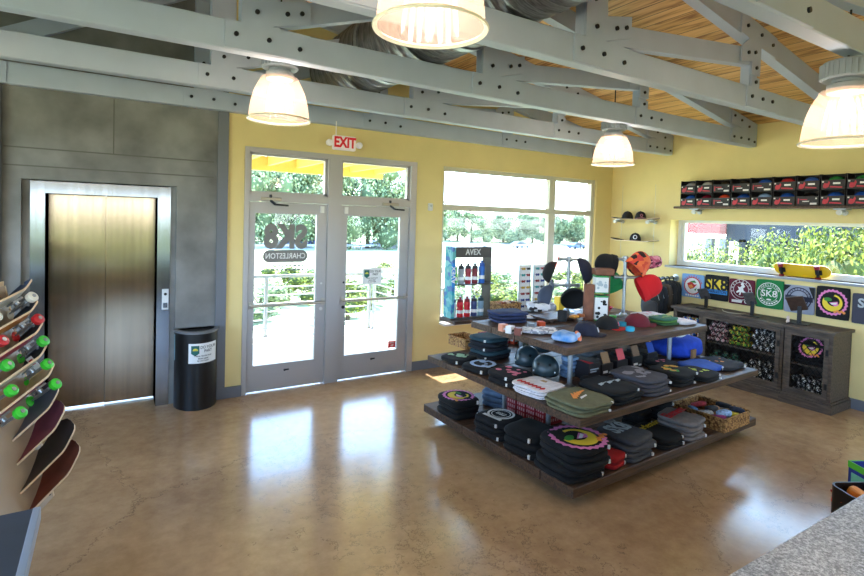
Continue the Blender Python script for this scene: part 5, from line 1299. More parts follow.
for s in (-1, 1): obj('riser_leg', MB().box((s*.27-.015, -.13, 0), (s*.27+.015, .13, .17)), m_wood, t)

# ---- top tier
stack(492, 317, ZT, 3, .36, .3, .036, -12, [(42, 54, 92), (36, 46, 78)], names('navy blue jeans on the left end of the top tier', 3), 'navy jeans on the top tier', tags=False, name='folded_jeans', cat='jeans', amp=.012, k=4)
for i, (px, py, c, lab) in enumerate(((503, 331, (224, 150, 120), 'small orange and white wax box at the left edge of the top tier'), (510, 333, (228, 226, 226), 'small tilted white wax box leaning on the orange one'), (518, 335, (120, 60, 44), 'small brown wax box beside the orange and white one'), (531, 328, (120, 122, 124), 'flat grey box between the jeans and the white clothes'), (541, 326, (214, 84, 40), 'small orange box behind the printed socks'))):
    p = P(px, py, 'z', ZT); t = thing('wax_box', lab, 'small box', (p.x, p.y, ZT), TR+.3*i)
    obj('box_body', MB().box((-.035, -.03, 0), (.035, .03, .065 if i < 3 else .045), bev=.004), mat('wax_%d' % i, c, .55), t); obj('box_print', MB().box((-.02, -.0315, .015), (.02, -.0295, .035)), i_w if i != 1 else i_k, t)
for i, (px, py, c, lab, w, d, h) in enumerate(((543, 311.5, (190, 192, 198), 'crumpled black and white printed bag at the back of the top tier', .32, .2, .1), (526, 318.5, (232, 232, 234), 'white folded shirt in front of the printed bag', .22, .17, .04), (540, 333, (206, 206, 212), 'white and grey printed scarf, left front edge of the top tier', .32, .2, .045))):
    p = P(px, py, 'z', ZT); t = thing('cloth_bundle', lab, 'clothing', (p.x, p.y+.02, ZT), TR-.5)
    obj('folded_cloth', MB().slab(w, d, h, k=3.2, n=9, amp=.02, seed=i+300), patmat('print_white_black', [(228, 228, 232), (210, 212, 220), (40, 40, 46), (235, 235, 238), (150, 152, 160)], 17) if i == 0 else patmat('print_white_grey', [(228, 228, 232), (190, 192, 200), (235, 235, 238), (150, 152, 164)], 30) if i == 2 else soft(c), t)
p = P(568, 341, 'z', ZT); t = thing('cloth_bundle', 'blue and white bundle with a round orange badge, front corner of the top tier', 'clothing', (p.x, p.y+.02, ZT), TR+.3)
obj('folded_cloth', MB().slab(.26, .2, .07, k=3, n=8, amp=.02, seed=310), mat('bundle_blue', (44, 130, 206), .8, scale=9, rgb2=(196, 214, 236)), t)
obj('round_badge', MB().prism(disc(.045, 20), .006, face((.04, -.085, .045), (1, .0, 0), (0, .55, 1))), i_o if False else col('badge_orange', (232, 116, 48)), t, label='round orange badge')
cap('navy blue cap with a white monogram on the front edge of the top tier', P(586, 334, 'z', ZT), math.radians(-62), c_navy, c_navy, R=.1, logo=('K', c_wht, .055))
cap('black cap with a flat red brim on the front edge of the top tier', P(607, 328, 'z', ZT), math.radians(-52), c_blk, c_red, R=.098, logo=('SK8', i_pk, .04))
cap('maroon cap at the right front edge of the top tier', P(637, 325, 'z', ZT), math.radians(-28), c_mar, c_mar, R=.112)
for i, (px, py, c, lab) in enumerate(((622, 326, (40, 150, 178), 'small teal wristband pair behind the turquoise one'), (630, 331, (52, 170, 206), 'turquoise wristband by the maroon cap'))):
    p = P(px, py, 'z', ZT); o = obj('wristband', MB().lathe([(.03, 0), (.036, .004), (.036, .036), (.03, .04), (.026, .036), (.026, .004), (.03, 0)], 20, Matrix.Diagonal((1.3, 1, 1, 1))), mat('band_%d' % i, c, .8), None, loc=p); tag(o, lab, 'wristband')
stack(662, 323.5, ZT, 3, .24, .22, .024, -8, [(56, 96, 60), (74, 120, 52), (60, 110, 90)], names('green patterned t-shirt right of the maroon cap', 3), 'green shirts on the top tier', d_blob(col('ink_moss', (120, 170, 60)), 14, 9, .03), tags=False)
stack(704, 319, ZT, 3, .24, .24, .011, -8, [(226, 220, 222)], names('white t-shirt at the right end of the top tier', 3), 'white shirts at the right end', None, tags=False)
stack(668, 314.5, ZT, 2, .36, .24, .02, -8, [(224, 216, 214)], names('white t-shirt at the back of the top tier behind the green pile', 2), 'white shirts at the back', d_blob(i_pk, 18, 4, .02), tags=False)
p = P(563, 323, 'z', ZT); t = thing('riser_board', 'dark plank riser carrying the black pot, middle of the top tier', 'riser', (p.x+.03, p.y+.16, ZT), TR)
obj('riser_top', MB().box((-.2, -.13, .02), (.24, .13, .042), bev=.004), m_wood, t)
for s in (-1, 1): obj('riser_foot', MB().box((.02+s*.17-.02, -.12, 0), (.02+s*.17+.02, .12, .02)), m_wood, t)
p = P(562, 321, 'z', ZT+.042); o = obj('pen_pot', MB().lathe([(0, 0), (.045, 0), (.045, .1), (.04, .1), (.04, .01), (0, .01)], 20), m_blackm, None, loc=p); tag(o, 'small black pot on the plank riser', 'pot')
for i, (px, py, c, lab) in enumerate(((574, 318, (216, 150, 60), 'yellow bearing packet on the riser beside the pot'), (581, 317, (180, 100, 50), 'orange bearing packet on the riser by the brown post'), (612, 318, (60, 160, 70), 'green and black packet behind the black cap'), (611, 322, (170, 50, 80), 'pink and black packet behind the black cap'))):
    z = ZT+.042 if i < 2 else ZT
    p = P(px, py, 'z', z); o = obj('bearing_packet', MB().slab(.09, .07, .03, k=4, n=4, amp=.006, seed=i), mat('packet_c%d' % i, c, .5, var=.4, scale=30), None, loc=p, rot=(0, 0, i)); tag(o, lab, 'packet')

# hat stands of pipe fittings
def pipe_stand(label, base, bars, H, cap_on=True):
    t = thing('pipe_hat_stand', label, 'hat stand', base)
    obj('stand_base', MB().lathe([(0, 0), (.075, 0), (.075, .01), (.04, .014), (.034, .035), (.02, .037)], 24), m_pipe, t)
    obj('stand_post', MB().cyl((0, 0, .01), (0, 0, H), .018, n=18), m_pipe, t)
    for z, a, b_ in bars:
        o = obj('cross_bar', MB().cyl(a, b_, .016, n=16), m_pipe, t)
        for v in (a, b_): obj('pipe_cap', MB().cyl(Vector(v)-(Vector(b_)-Vector(a)).normalized()*.018, Vector(v)+(Vector(b_)-Vector(a)).normalized()*.018, .023, n=14), m_pipe, o)
        m_ = Vector((0, 0, z)); d_ = (Vector(b_)-Vector(a)).normalized(); obj('tee_fitting', MB().cyl(m_-d_*.035, m_+d_*.035, .024, n=16).cyl(m_-Vector((0, 0, .035)), m_+Vector((0, 0, .035)), .024, n=16), m_pipe, o)
    return t
ZS = ZT
b1 = P(567, 312, 'z', ZS)
dep1 = (b1-CAM).dot(FW)
def at_dep(px, py, d): return PD(px, py, d)
zt1 = at_dep(566, 259, dep1).z-ZS; zm1 = at_dep(566, 285, dep1).z-ZS
rv = Vector((RT.x, RT.y, 0)).normalized()
pxm = dep1/F
st1 = pipe_stand('left galvanised pipe stand carrying four caps on the top tier', (b1.x, b1.y, ZS), [(zt1, tuple(-rv*.1+Vector((0, 0, zt1))), tuple(rv*.13+Vector((0, 0, zt1)))), (zm1, tuple(-rv*.14+Vector((0, 0, zm1))), tuple(rv*.11+Vector((0, 0, zm1))))], zt1+.03)
obj('thin_rod', MB().cyl(Vector((rv*.12).to_tuple())+Vector((0, 0, zt1)), Vector((rv*.12).to_tuple())+Vector((0, 0, zt1+.16)), .005, n=8), m_bolt, st1)
def hung_cap(px, py, dep, label, m, mb, tilt, R=.1, logo=None, two=None):
    """a cap slipped over a bar end, crown outwards"""
    p = PD(px, py, dep); t = thing('baseball_cap', label, 'cap', p, rot=tilt); cap_parts(t, m, mb, R, logo=logo, M=Matrix.Translation((0, 0, -.05)))
    return t
hung_cap(549, 271, dep1-.02, 'black cap with red underside on the left stand, upper left', c_blk, c_red, (math.radians(-10), math.radians(-70), math.radians(-35)), .112, logo=('O', c_red, .03))
hung_cap(544, 296, dep1+.02, 'slate blue cap on the left stand, lower left', c_slate, c_slate, (math.radians(0), math.radians(-75), math.radians(-30)), .122)
hung_cap(586, 270, dep1-.16, 'dark navy cap on the left stand, upper right over the brown post', c_navy, c_navy, (math.radians(10), math.radians(70), math.radians(-40)), .13)
hung_cap(573, 297, dep1-.12, 'black cap with a white underside on the left stand, lower right', c_blk, c_wht, (math.radians(-60), math.radians(0), math.radians(-31)), .13, logo=('O', c_wht, .05))
b2 = P(623, 316, 'z', ZS); dep2 = (b2-CAM).dot(FW)
zt2 = PD(622, 259, dep2).z-ZS; zm2 = PD(623, 277, dep2).z-ZS
pipe_stand('right galvanised pipe stand carrying beanies on the top tier', (b2.x, b2.y, ZS), [(zt2, tuple(-rv*.1+Vector((0, 0, zt2))), tuple(rv*.1+Vector((0, 0, zt2)))), (zm2, tuple(-rv*.1+Vector((0, 0, zm2))), tuple(rv*.16+Vector((0, 0, zm2))))], zt2+.03)
def beanie(px, py, dep, label, m, rot, R=.1, Hh=.2, cuff=None):
    p = PD(px, py, dep); t = thing('knit_beanie', label, 'beanie', p, rot=rot); b = MB(); prof = [(R*1.0, -.06), (R*1.03, -.02), (R, .04)]
    for i in range(1, 9):
        a = PI/2*i/8; prof.append((R*math.cos(a)**.75 if i < 8 else 0, .04+(Hh-.1)*math.sin(a)))
    b.lathe(prof, 28, Matrix.Diagonal((1.15, .72, 1, 1))); obj('beanie_crown', b, m, t)
    b = MB(); b.lathe([(R*1.0, -.066), (R*1.07, -.062), (R*1.08, -.005), (R*1.02, .002)], 28, Matrix.Diagonal((1.15, .72, 1, 1))); obj('beanie_cuff', b, cuff or m, t); return t
beanie(609, 265, dep2, 'black beanie on the right pipe stand, upper left', mat('knit_black', (20, 20, 21), .95, bump=.4, scale=60), (math.radians(8), math.radians(-78), math.radians(-30)), .1, .22)
beanie(637, 266, dep2-.03, 'orange red plaid beanie on the right pipe stand', patmat('plaid_orange', [(214, 74, 48), (232, 110, 60), (40, 22, 22), (206, 60, 60), (228, 96, 52)], 19), (math.radians(-18), math.radians(46), math.radians(-30)), .105, .24)
beanie(645, 288, dep2-.06, 'bright red beanie at the lower right of the right pipe stand', mat('knit_red', (206, 26, 34), .95, bump=.4, scale=60), (math.radians(0), math.radians(64), math.radians(-34)), .11, .24)
beanie(612, 285, dep2+.05, 'green beanie behind the sticker display', mat('knit_green', (24, 118, 66), .95, bump=.4, scale=60), (math.radians(0), math.radians(-25), math.radians(-30)), .1, .22)
beanie(653, 262, dep2+.3, 'pink striped beanie half hidden behind the plaid one', patmat('knit_pink', [(190, 90, 120), (220, 150, 170), (90, 40, 60)], 30), (math.radians(0), math.radians(80), math.radians(-30)), .06, .16)
# sticker display with wooden post
pd_ = P(592, 320, 'z', ZT); dd = (pd_-CAM).dot(FW)
t = thing('sticker_display', 'tall brown wooden display of white sticker tins, middle of the top tier', 'sticker display', (pd_.x, pd_.y, ZT), -YAW)
m_rw = col('reddish_wood', (128, 78, 54), .55, var=.2, scale=14)
m1 = dd/F
H1 = (320-268)*m1
obj('wooden_post', MB().box((-9*m1, -.03, 0), (.5*m1, .03, 36*m1), bev=.008), m_rw, t)
obj('wooden_cap', MB().box((0*m1, -.05, 45.5*m1), (19*m1, .08, 52*m1), bev=.008), m_rw, t)
obj('back_post', MB().box((15.5*m1, .05, 0), (18.5*m1, .1, 45.5*m1), bev=.005), m_rw, t)
for i, (z0, z1) in enumerate(((.0, 25*m1), (27*m1, 45*m1))):
    tn = obj('sticker_tin', MB().box((1.2*m1, -.03, z0), (14.5*m1, .08, z1), bev=.01), i_w, t, label='white tin with green rims')
    obj('tin_rim', MB().box((1.0*m1, -.033, z1-.02), (14.8*m1, .083, z1), bev=.006).box((1.0*m1, -.033, z0), (14.8*m1, .083, z0+.014), bev=.005), col('tin_green', (30, 140, 66), .4), tn)
    b = MB(); random.seed(i+5)
    for k in range(10):
        b.prism(disc(random.uniform(.008, .02), 10, cx=random.uniform(3, 13)*m1, cy=random.uniform(z0+.04, z1-.05)), .002, face((0, -.031, 0), (1, 0, 0), (0, 0, 1)), z0=.0001*k)
    obj('tin_stickers', b, i_k if i == 0 else i_lg, tn)
p = P(607, 313, 'z', ZT); o = obj('small_bowl', MB().lathe([(0, 0), (.03, 0), (.06, .04), (.065, .05), (.058, .048), (.028, .008), (0, .008)], 20), col('bowl_red', (206, 34, 44), .5), None, loc=(p.x+.12, p.y+.1, ZT)); tag(o, 'small red bowl behind the sticker display', 'bowl')

# ---------------------------------------------------------------- goods on the bench in front of the window
ZSL, YB = .78, -.62
bx0 = P(447, 316, 'y', YB).x
bn = thing('window_bench', 'narrow dark bench in front of the big window', 'bench', (bx0, YB, 0))
obj('bench_top', MB().box((0, -.17, ZSL-.04), (2.1, .17, ZSL), bev=.004), m_wood, bn)
for x in (.85, 1.95): obj('bench_leg', MB().box((x-.04, -.13, 0), (x+.04, .13, ZSL-.04)), m_wood, bn)
BX = P(468, 314, 'y', YB).x
bs_ = thing('bottle_rack', 'dark bottle rack with a pale lettered header on the window bench', 'bottle rack', (BX, YB, ZSL))
ax0 = P(448.5, 300, 'y', YB).x-BX; ax1 = P(486, 300, 'y', YB).x-BX; hh = P(470, 246.5, 'y', YB).z-ZSL; hb = P(470, 257, 'y', YB).z-ZSL; hs_ = P(470, 283, 'y', YB).z-ZSL
m_rack = col('rack_dark', (66, 62, 58), .5); m_teal = patmat('rack_side_teal', [(40, 150, 170), (120, 190, 190), (60, 110, 170), (90, 170, 170)], 16, .5)
obj('rack_base', MB().box((ax0-.03, -.09, 0), (ax1+.03, .09, .022)), m_rack, bs_)
sd = obj('side_panel', MB().box((ax0-.012, -.085, .02), (ax0+.03, .085, hh)), m_teal, bs_, label='teal and blue printed side panel')
obj('side_band', MB().box((ax0-.014, -.08, hh*.45), (ax0+.028, -.086, hh*.78)), i_b, sd)
text('AVEX', .085, i_w, sd, face((ax0+.009, -.0875, hh*.62), (0, 0, 1), (-1, 0, 0)), name='side_lettering', sx=1.0)
obj('side_post', MB().box((ax1-.012, -.085, .02), (ax1, .085, hh)), m_rack, bs_)
hd = obj('header_board', MB().box((ax0+.03, -.085, hb), (ax1, -.07, hh)), m_rack, bs_)
text('AVEX', .1, col('header_grey', (206, 206, 204)), hd, face(((ax0+ax1)/2+.0, -.0865, (hb+hh)/2), (1, 0, 0), (0, 0, 1)), name='header_lettering', sx=.92, bold=.02)
obj('rack_shelf', MB().box((ax0+.03, -.09, hs_-.012), (ax1+.05, .08, hs_)), m_rack, bs_)
def bottle(x, z, c, label, r=.026, h=.17, lidc=(26, 26, 28)):
    t = thing('drinks_bottle', label, 'bottle', (BX+x, YB-.02, ZSL+z), group='drinks bottles in the rack'); k = h/.17
    obj('bottle_body', MB().lathe([(0, 0), (r, 0), (r*1.03, .01*k), (r, .06*k), (r*.9, .075*k), (r, .09*k), (r, .12*k), (r*.8, .128*k)], 20), mat('bottle_%d_%d_%d' % c, c, .3), t)
    lid = obj('bottle_lid', MB().lathe([(r*.86, .124*k), (r*.9, .13*k), (r*.86, .15*k), (r*.4, .154*k), (r*.36, .17*k), (0, .17*k)], 18), mat('lid_%d_%d_%d' % lidc, lidc, .4), t)
    obj('bottle_label', MB().lathe([(r*1.015, .03*k), (r*1.02, .032*k), (r*1.01, .056*k), (r*1.0, .058*k)], 20), i_w, t)
sp = (ax1-ax0-.05)/5
tb_ = [((50, 176, 60), (30, 150, 50), 'green bottle at the left of the upper rack shelf'), ((150, 154, 160), (26, 26, 28), 'grey bottle, second on the upper rack shelf'), ((150, 30, 44), (26, 26, 28), 'red bottle in the middle of the upper rack shelf'), ((120, 26, 40), (26, 26, 28), 'dark red bottle, fourth on the upper rack shelf'), ((34, 104, 190), (30, 80, 170), 'tall blue bottle at the right of the upper rack shelf')]
for i, (c, l, lab) in enumerate(tb_): bottle(ax0+.055+sp*i, hs_, c, lab, .038, .25 if i < 4 else .285, l)
tb_ = [((214, 218, 222), (40, 90, 90), 'white bottle at the left of the lower rack shelf'), ((206, 28, 40), (120, 20, 30), 'red bottle, second on the lower rack shelf'), ((196, 24, 36), (120, 20, 30), 'red bottle with white label in the middle of the lower rack shelf'), ((44, 60, 110), (26, 26, 30), 'navy bottle, fourth on the lower rack shelf'), ((130, 160, 176), (30, 60, 60), 'pale blue bottle at the right of the lower rack shelf')]
for i, (c, l, lab) in enumerate(tb_): bottle(ax0+.055+sp*i, .022, c, lab, .04, .25, l)
p = P(505, 308, 'y', YB)
basket('wicker basket of folded cloths on the window bench', (p.x, YB, ZSL), 0, .34, .24, .15, False)
for i in range(4):
    o = obj('cloth_roll', MB().slab(.07, .12, .07, k=3, n=5, amp=.01, seed=i+70), mat('cloth_roll_%d' % i, [(176, 120, 80), (120, 60, 40), (206, 180, 150), (90, 56, 40)][i], .85, var=.4, scale=40), None, loc=(p.x-.12+.08*i, YB, ZSL+.1)); tag(o, ['tan cloth roll at the left of the bench basket', 'dark brown cloth roll, second in the bench basket', 'cream cloth roll, third in the bench basket', 'brown cloth roll at the right of the bench basket'][i], 'cloth roll')
# sunglasses rack
g0 = P(518, 300, 'y', YB).x; g1 = P(529, 300, 'y', YB).x; g2 = P(532, 300, 'y', YB).x; g3 = P(543, 300, 'y', YB).x
zt_ = P(520, 265, 'y', YB).z; zb_ = ZSL
gr = thing('sunglasses_rack', 'white two-panel sunglasses rack on the window bench', 'sunglasses rack', ((g0+g3)/2, YB, ZSL)); gx = (g0+g3)/2
obj('rack_base', MB().box((g0-gx-.02, -.07, 0), (g3-gx+.02, .07, .02)), m_blackm, gr)
for a, c in ((g0, g1), (g2, g3)):
    obj('rack_panel', MB().box((a-gx, -.008, .02), (c-gx, .008, zt_-zb_)), m_white, gr)
    b = MB()
    for x in (a, c): b.box((x-gx-.006, -.014, .02), (x-gx+.006, .012, zt_-zb_))
    obj('panel_edge', b, m_pipe, gr)
gcol = [(30, 30, 32), (196, 160, 60), (40, 90, 60), (40, 60, 130), (150, 50, 50), (60, 150, 150)]
gmesh = []
for c in gcol:
    b = MB()
    for s in (-1, 1): b.prism(disc(.02, 14, sx=1.1, sy=.85, cx=s*.025), .006, face((0, 0, 0), (1, 0, 0), (0, 0, 1)))
    b.box((-.008, -.006, .002), (.008, 0, .008)); b.box((-.05, 0, .002), (-.046, .03, .008)).box((.046, 0, .002), (.05, .03, .008))
    gmesh.append(mesh('sunglasses', b, mat('lens_%d_%d_%d' % c, c, .25)))
random.seed(11)
for pi, (a, c, pn) in enumerate(((g0, g1, 'left'), (g2, g3, 'right'))):
    for r in range(7):
        for q in range(2):
            o = obj('sunglasses', random.choice(gmesh), None, None, loc=(a+(c-a)*(.27+.46*q), YB-.03, zb_+.09+(zt_-zb_-.14)*r/6)); o.scale = (.62, 1, 1)
            tag(o, 'pair of sunglasses on the %s panel of the white rack' % pn, 'sunglasses', 'sunglasses on the %s rack panel' % pn)
p = P(560, 293, 'y', YB)
o = obj('yellow_carton', MB().box((-.11, -.05, 0), (.11, .05, .19), bev=.004), col('carton_yellow', (238, 196, 40)), None, loc=(p.x, YB-.05, ZSL)); o.name = 'yellow_carton'; tag(o, 'yellow carton on the window bench behind the left hat stand', 'carton')
# ================================================================ outside
GZ = -4.0
m_lawn = mat('lawn_green', (150, 160, 120), .95, scale=.25, rgb2=(200, 202, 160))
m_road = mat('road_grey', (176, 176, 178), .9)
struct('ground_outside', MB().box((-400, -300, GZ-.2), (400, 400, GZ)), m_lawn, 'pale green verge below the shop')
struct('road', MB().box((-300, 84, GZ), (300, 104, GZ+.05)), m_road, 'pale highway beyond the verge')
struct('deck_outside', MB().box((-10.2, .4, -.25), (-2.9, 3.15, -.03)), mat('deck_concrete', (214, 210, 204), .9), 'white concrete deck outside the doors')
m_rail = mat('railing_grey', (168, 172, 176), .5, metal=.3)
def railing(a, c, label, n, bars=6):
    a = Vector(a); c = Vector(c); t = thing('deck_railing', label, 'railing', a); d = c-a
    for k in range(n):
        q = d*(k/(n-1)); obj('railing_post', MB().box((q.x-.025, q.y-.025, -.02), (q.x+.025, q.y+.025, 1.02)).box((q.x-.06, q.y-.06, -.02), (q.x+.06, q.y+.06, .0)), m_rail, t)
    obj('top_rail', MB().bar(Vector((0, 0, 1.0)), d+Vector((0, 0, 1.0)), .06, .05), m_rail, t)
    for k in range(bars): obj('railing_bar', MB().cyl(Vector((0, 0, .14+.135*k)), d+Vector((0, 0, .14+.135*k)), .012, n=8), m_rail, t)
railing((-9.6, 2.9, -.03), (-3.12, 2.78, -.03), 'grey metal railing along the far edge of the deck', 8)
railing((-3.06, 2.7, -.03), (-3.0, .5, -.03), 'short grey railing returning to the building at the right of the deck', 3)
t = thing('handrail', 'pale handrail outside the big window', 'railing', (-3, 3.6, -1.2))
obj('top_rail', MB().bar((0, 0, 2.1), (3.4, 0, 2.1), .1, .12), m_rail, t)
for x in (.9, 1.35, 2.7): obj('railing_post', MB().box((x-.05, -.05, -2.8), (x+.05, .05, 2.1)), m_rail, t)
# canopy over the doors
m_can = mat('canopy_yellow', (244, 206, 110), .7); cn = thing('porch_canopy', 'yellow timber canopy over the entrance deck', 'canopy', (-6.2, .25, 2.72))
obj('canopy_roof', MB().box((-3.3, 0, .28), (4.0, 3.1, .32)), mat('canopy_roof', (250, 232, 190), .8), cn)  # right end lengthened past the fascia to block sun and trim the floor patch
for i in range(14): obj('rafter', MB().box((-3.2+.5*i, 0, .1), (-3.14+.5*i, 3.0, .28)), m_can, cn)
obj('fascia_beam', MB().box((-3.3, 2.95, .02), (3.5, 3.05, .26)), m_can, cn)
# trees
leaf_cache = {}
def tree_mesh(seed, H, Rr, cols, leaf, nl):
    random.seed(seed); b = MB()
    blobs = [(Vector((random.uniform(-.62, .62)*Rr, random.uniform(-.62, .62)*Rr, H*(.16+.66*k/11))), Rr*random.uniform(.34, .56)) for k in range(12)]
    for c, r in blobs:
        b.mi = 0
        k = bmesh.ops.create_icosphere(b.b, subdivisions=2, radius=r*.5, matrix=Matrix.Translation(c))
        for v in k['verts']: v.co += Vector(noise.noise_vector(v.co*1.7+Vector((seed, 0, 0))))*r*.3
        b._mk({f for v in k['verts'] for f in v.link_faces})
        for _ in range(nl):
            d = Vector((random.gauss(0, 1), random.gauss(0, 1), random.gauss(0, 1))).normalized(); p = c+d*r*random.uniform(.5, 1.15)
            x = Vector((random.gauss(0, 1), random.gauss(0, 1), random.gauss(0, 1))).normalized(); y = d.cross(x).normalized()*leaf; x = x*leaf*.7
            f = b.b.faces.new([b.b.verts.new(p+q) for q in (-x, y*.5, x, -y*.5)]); f.material_index = random.choice((0, 1, 1))
    return b
def tree(x, y, H, Rr, seed, cols, label, group, leaf=.035, nl=90, gz=GZ, name='leafy_tree', cat='tree'):
    key = (cols, seed % 3, leaf)
    t = thing(name, label, cat, (x, y, gz), group=group)
    t.scale = (Rr, Rr, H/2); 
    if key not in leaf_cache:
        ma, mb_ = [mat('leaf_%d_%d_%d' % c, c, .8, scale=1.5, var=.35) for c in cols]
        bm_ = tree_mesh(seed % 3, 2, 1, cols, leaf, nl)
        tk = MB().cyl((0, 0, 0), (0, 0, 1.2), .06, .03, n=8); tk.cyl((0, 0, .6), (.4, .1, 1.2), .03, .015, n=6).cyl((0, 0, .7), (-.35, -.2, 1.3), .03, .015, n=6)
        leaf_cache[key] = (mesh('crown', bm_, [ma, mb_]), mesh('trunk', tk, mat('bark', (96, 80, 62), .9)))
    cr, tr = leaf_cache[key]
    obj('crown', cr, None, t); obj('trunk', tr, None, t); t.rotation_euler.z = seed*1.3
    return t
G1 = ((74, 92, 62), (134, 150, 110)); G2 = ((92, 108, 72), (150, 162, 116)); G3 = ((62, 76, 26), (132, 140, 50))
random.seed(3)
def at(px, dep, z=0): p = PD(px, 220, dep); return p.x, p.y
for i, (px, dep, top) in enumerate(((252, 95, 152), (268, 105, 160), (285, 98, 156), (302, 110, 164), (318, 100, 158), (335, 104, 168), (350, 96, 160), (368, 100, 163), (386, 104, 160), (404, 108, 170), (420, 112, 180))):
    x, y = at(px, dep); H = (PD(px, top, dep).z-GZ); tree(x, y, H, 6.5+.6*(i % 3), i, G1 if i % 2 else G2, 'tall green tree of the belt beyond the highway, seen through the doors', 'trees seen through the doors', .05, 330)
for i, (px, dep, top) in enumerate(((446, 150, 210), (458, 146, 206), (472, 140, 208), (488, 150, 212), (504, 146, 213), (520, 140, 210), (533, 150, 212), (546, 142, 214), (560, 146, 213), (574, 140, 211), (588, 146, 215), (604, 150, 214))):
    x, y = at(px, dep); H = (PD(px, top, dep).z-GZ); tree(x, y, H, 5.5+.5*(i % 3), i+20, G1 if i % 2 else G2, 'low green tree of the distant row, seen through the big window', 'trees seen through the big window', .05, 330)
for i, px in enumerate((262, 290, 312, 350, 372, 395, 455, 475, 500, 520, 545, 572)):
    x, y = at(px, 30+5*(i % 3)); tree(x, y, 2.2+.5*(i % 2), 2.2, i+40, G3 if i % 2 else G2, 'yellow green shrub on the verge below the deck', 'shrubs on the verge', .06, 220, name='verge_shrub', cat='shrub')
for i, x in enumerate((-16, -14, -12, -10.3, -8.7, -7.2, -5.6, -4, -2.4, -.7, 1, 3)):
    tree(x, -17-(i % 2), 6.25+.2*(i % 3), 2.0, i+80, G3 if i % 2 else G2, 'green tree outside the windows behind the camera', 'trees behind the camera', .05, 420)
# guard rail on the road
t = thing('guard_rail', 'pale guard rail along the near side of the highway', 'guard rail', (0, 82, GZ))
obj('rail_beam', MB().box((-160, -.1, .6), (260, 0, 1.0)), mat('guard_rail_grey', (150, 152, 156), .5), t)
for k in range(70): obj('rail_post', MB().box((-60+4*k-.1, -.05, 0), (-60+4*k+.1, .1, .9)), m_rail, t)
# cars
def car(px, dep, c, label, gz=GZ+.05):
    p = PD(px, 240, dep); t = thing('car', label, 'car', (p.x, p.y, gz), group=None)
    b = MB(); M = face((0, .9, 0), (1, 0, 0), (0, 0, 1))
    b.prism([(-2.2, .3), (2.2, .3), (2.25, .7), (1.9, .85), (1.2, .95), (.5, 1.42), (-1.0, 1.45), (-1.7, 1.0), (-2.2, .9)], 1.8, M); obj('car_body', b, mat('car_%d_%d_%d' % c, c, .3), t)
    b = MB(); b.prism([(1.0, .95), (.45, 1.36), (-.9, 1.38), (-1.4, .98)], 1.82, face((0, .91, 0), (1, 0, 0), (0, 0, 1))); obj('car_windows', b, m_black, t)
    for x in (-1.4, 1.4):
        for y in (-.9, .72): obj('wheel', MB().cyl((x, y, .33), (x, y+.18, .33), .33, n=16), m_blackm, t)
car(290, 101, (90, 110, 150), 'grey blue car on the highway, left in the left door'); car(318, 103, (60, 90, 170), 'blue car on the highway behind the shop lettering'); car(380, 104, (80, 104, 160), 'blue car on the highway seen through the right door')
car(520, 118, (70, 100, 160), 'blue car on the highway, left in the big window'); car(577, 122, (60, 84, 140), 'dark blue car on the highway, right in the big window')
# beyond the right window: a pavilion with a red roof, posts and bright shrubs
pv = thing('pavilion', 'red and grey roofed open shelter beyond the right window', 'shelter', (15, 0, GZ))
def yz(px, py, x): p = P(px, py, 'x', x); return p.y, p.z-GZ
y0, z0 = yz(689, 233, 15); y1, z1 = yz(727, 218, 15); y2, _ = yz(803, 240, 15); zb = yz(760, 243, 15)[1]
obj('red_roof', MB().box((-.5, y1, z0), (6, y0+1.5, z1)), mat('roof_red', (150, 44, 44), .7), pv)
obj('grey_roof', MB().box((0, y2, zb), (6, y1, z1+.3)), mat('roof_slate', (46, 50, 60), .7), pv)
for px in (708, 722, 742, 762, 784):
    y, _ = yz(px, 250, 15); obj('shelter_post', MB().box((.0, y-.14, 0), (.28, y+.14, zb+.1)), mat('post_dark', (40, 42, 50), .7) if px > 730 else mat('post_pale', (120, 120, 128), .7), pv)
yq, _ = yz(700, 245, 15); obj('cross_rail', MB().box((.1, yz(815, 245, 15)[0], yz(800, 246, 15)[1]-.08), (.2, yz(742, 245, 15)[0], yz(800, 246, 15)[1]+.08)), mat('post_dark', (40, 42, 50), .7), pv)
o = obj('barrel', MB().cyl((0, 0, 0), (0, 0, 2.9), .3, n=18).cyl((0, 0, 2.9), (0, 0, 3.1), .3, .22, n=18), mat('barrel_blue', (50, 120, 200), .5), None, loc=(13.6, P(730, 258, 'x', 13.6).y, GZ+.3)); o.name = 'blue_container'; tag(o, 'tall blue water container beside the shelter', 'container')
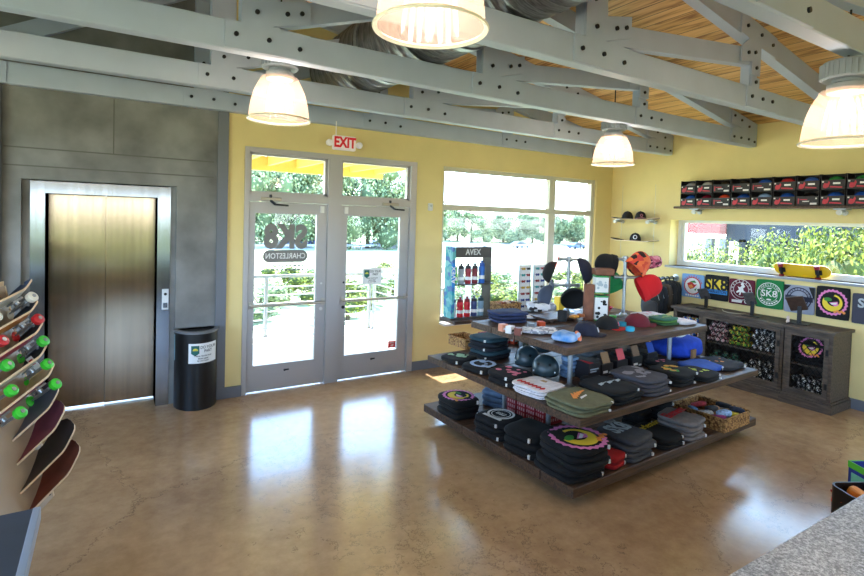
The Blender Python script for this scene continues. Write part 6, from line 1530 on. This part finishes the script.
for i, (px, py, x) in enumerate(((700, 247, 11.5), (716, 250, 11), (738, 248, 12), (756, 250, 11), (774, 248, 10.5), (790, 244, 10), (806, 246, 9), (822, 240, 8), (842, 232, 7.5), (862, 236, 7), (884, 232, 6.5), (830, 218, 19), (856, 214, 18), (880, 214, 17), (812, 224, 20))):
    p = P(px, py, 'x', x); H = p.z-GZ+.3
    tree(x, p.y, H, 1.7 if i < 11 else 3.2, i+60, G3 if i % 3 else ((74, 90, 30), (156, 156, 60)), 'bright yellow green bush outside the long low window' if i < 11 else 'tall bright green tree outside the right end of the long window', 'bushes outside the long window' if i < 11 else 'trees outside the long window', .034, 620, name='leafy_bush' if i < 11 else 'leafy_tree', cat='bush' if i < 11 else 'tree')

# ================================================================ light
w = bpy.data.worlds.new('sky'); scene.world = w; w.use_nodes = True; nt = w.node_tree; N = nt.nodes; L = nt.links
bg = N['Background']; sk = N.new('ShaderNodeTexSky'); sk.sky_type = 'HOSEK_WILKIE'; sk.turbidity = 3.4; sk.ground_albedo = .4
sdir = Vector((.5, .35, 1)).normalized(); sk.sun_direction = sdir
L.new(sk.outputs[0], bg.inputs[0]); bg.inputs[1].default_value = SKY
sd_ = bpy.data.lights.new('sun', 'SUN'); sd_.energy = SUN; sd_.angle = .009; sd_.color = (1, .96, .9)
so = bpy.data.objects.new('sun', sd_); COL.objects.link(so); so.rotation_euler = sdir.to_track_quat('Z', 'Y').to_euler()
def portal(loc, rot, sx, sy):
    l = bpy.data.lights.new('window_portal', 'AREA'); l.shape = 'RECTANGLE'; l.size = sx; l.size_y = sy; l.cycles.is_portal = True
    o = bpy.data.objects.new('window_portal', l); COL.objects.link(o); o.location = loc; o.rotation_euler = rot
H_ = PI/2
portal((-1.88, .25, 1.66), (-H_, 0, 0), 3.0, 2.1); portal((-4.86, .25, 1.3), (-H_, 0, 0), 2.1, 2.7); portal((.35, -3.2, 1.75), (0, H_, 0), .68, 4.2)
portal((-5, Y0-.25, 1.4), (H_, 0, 0), 10, 1.9); portal((X0-.25, -5.0, 1.9), (0, -H_, 0), 1.8, 7.4)
# pendants added out of view to light the interior
for x, y in ((-3.6, -7.2), (-7.6, -7.6), (-8.6, -4.6), (-8.6, -1.9)):
    lamp((x, y, 2.62), .21, 'added ribbed pendant lamp out of view, for interior light')
scene.view_settings.view_transform = 'Standard'; scene.view_settings.look = 'None'; scene.view_settings.gamma = 1; scene.view_settings.use_curve_mapping = False
scene.view_settings.exposure = EXPO
scene.cycles.use_denoising = True
scene.cycles.max_bounces = 10; scene.cycles.diffuse_bounces = 5; scene.cycles.transparent_max_bounces = 12; scene.cycles.caustics_reflective = False; scene.cycles.caustics_refractive = False
scene.cycles.sample_clamp_indirect = 6
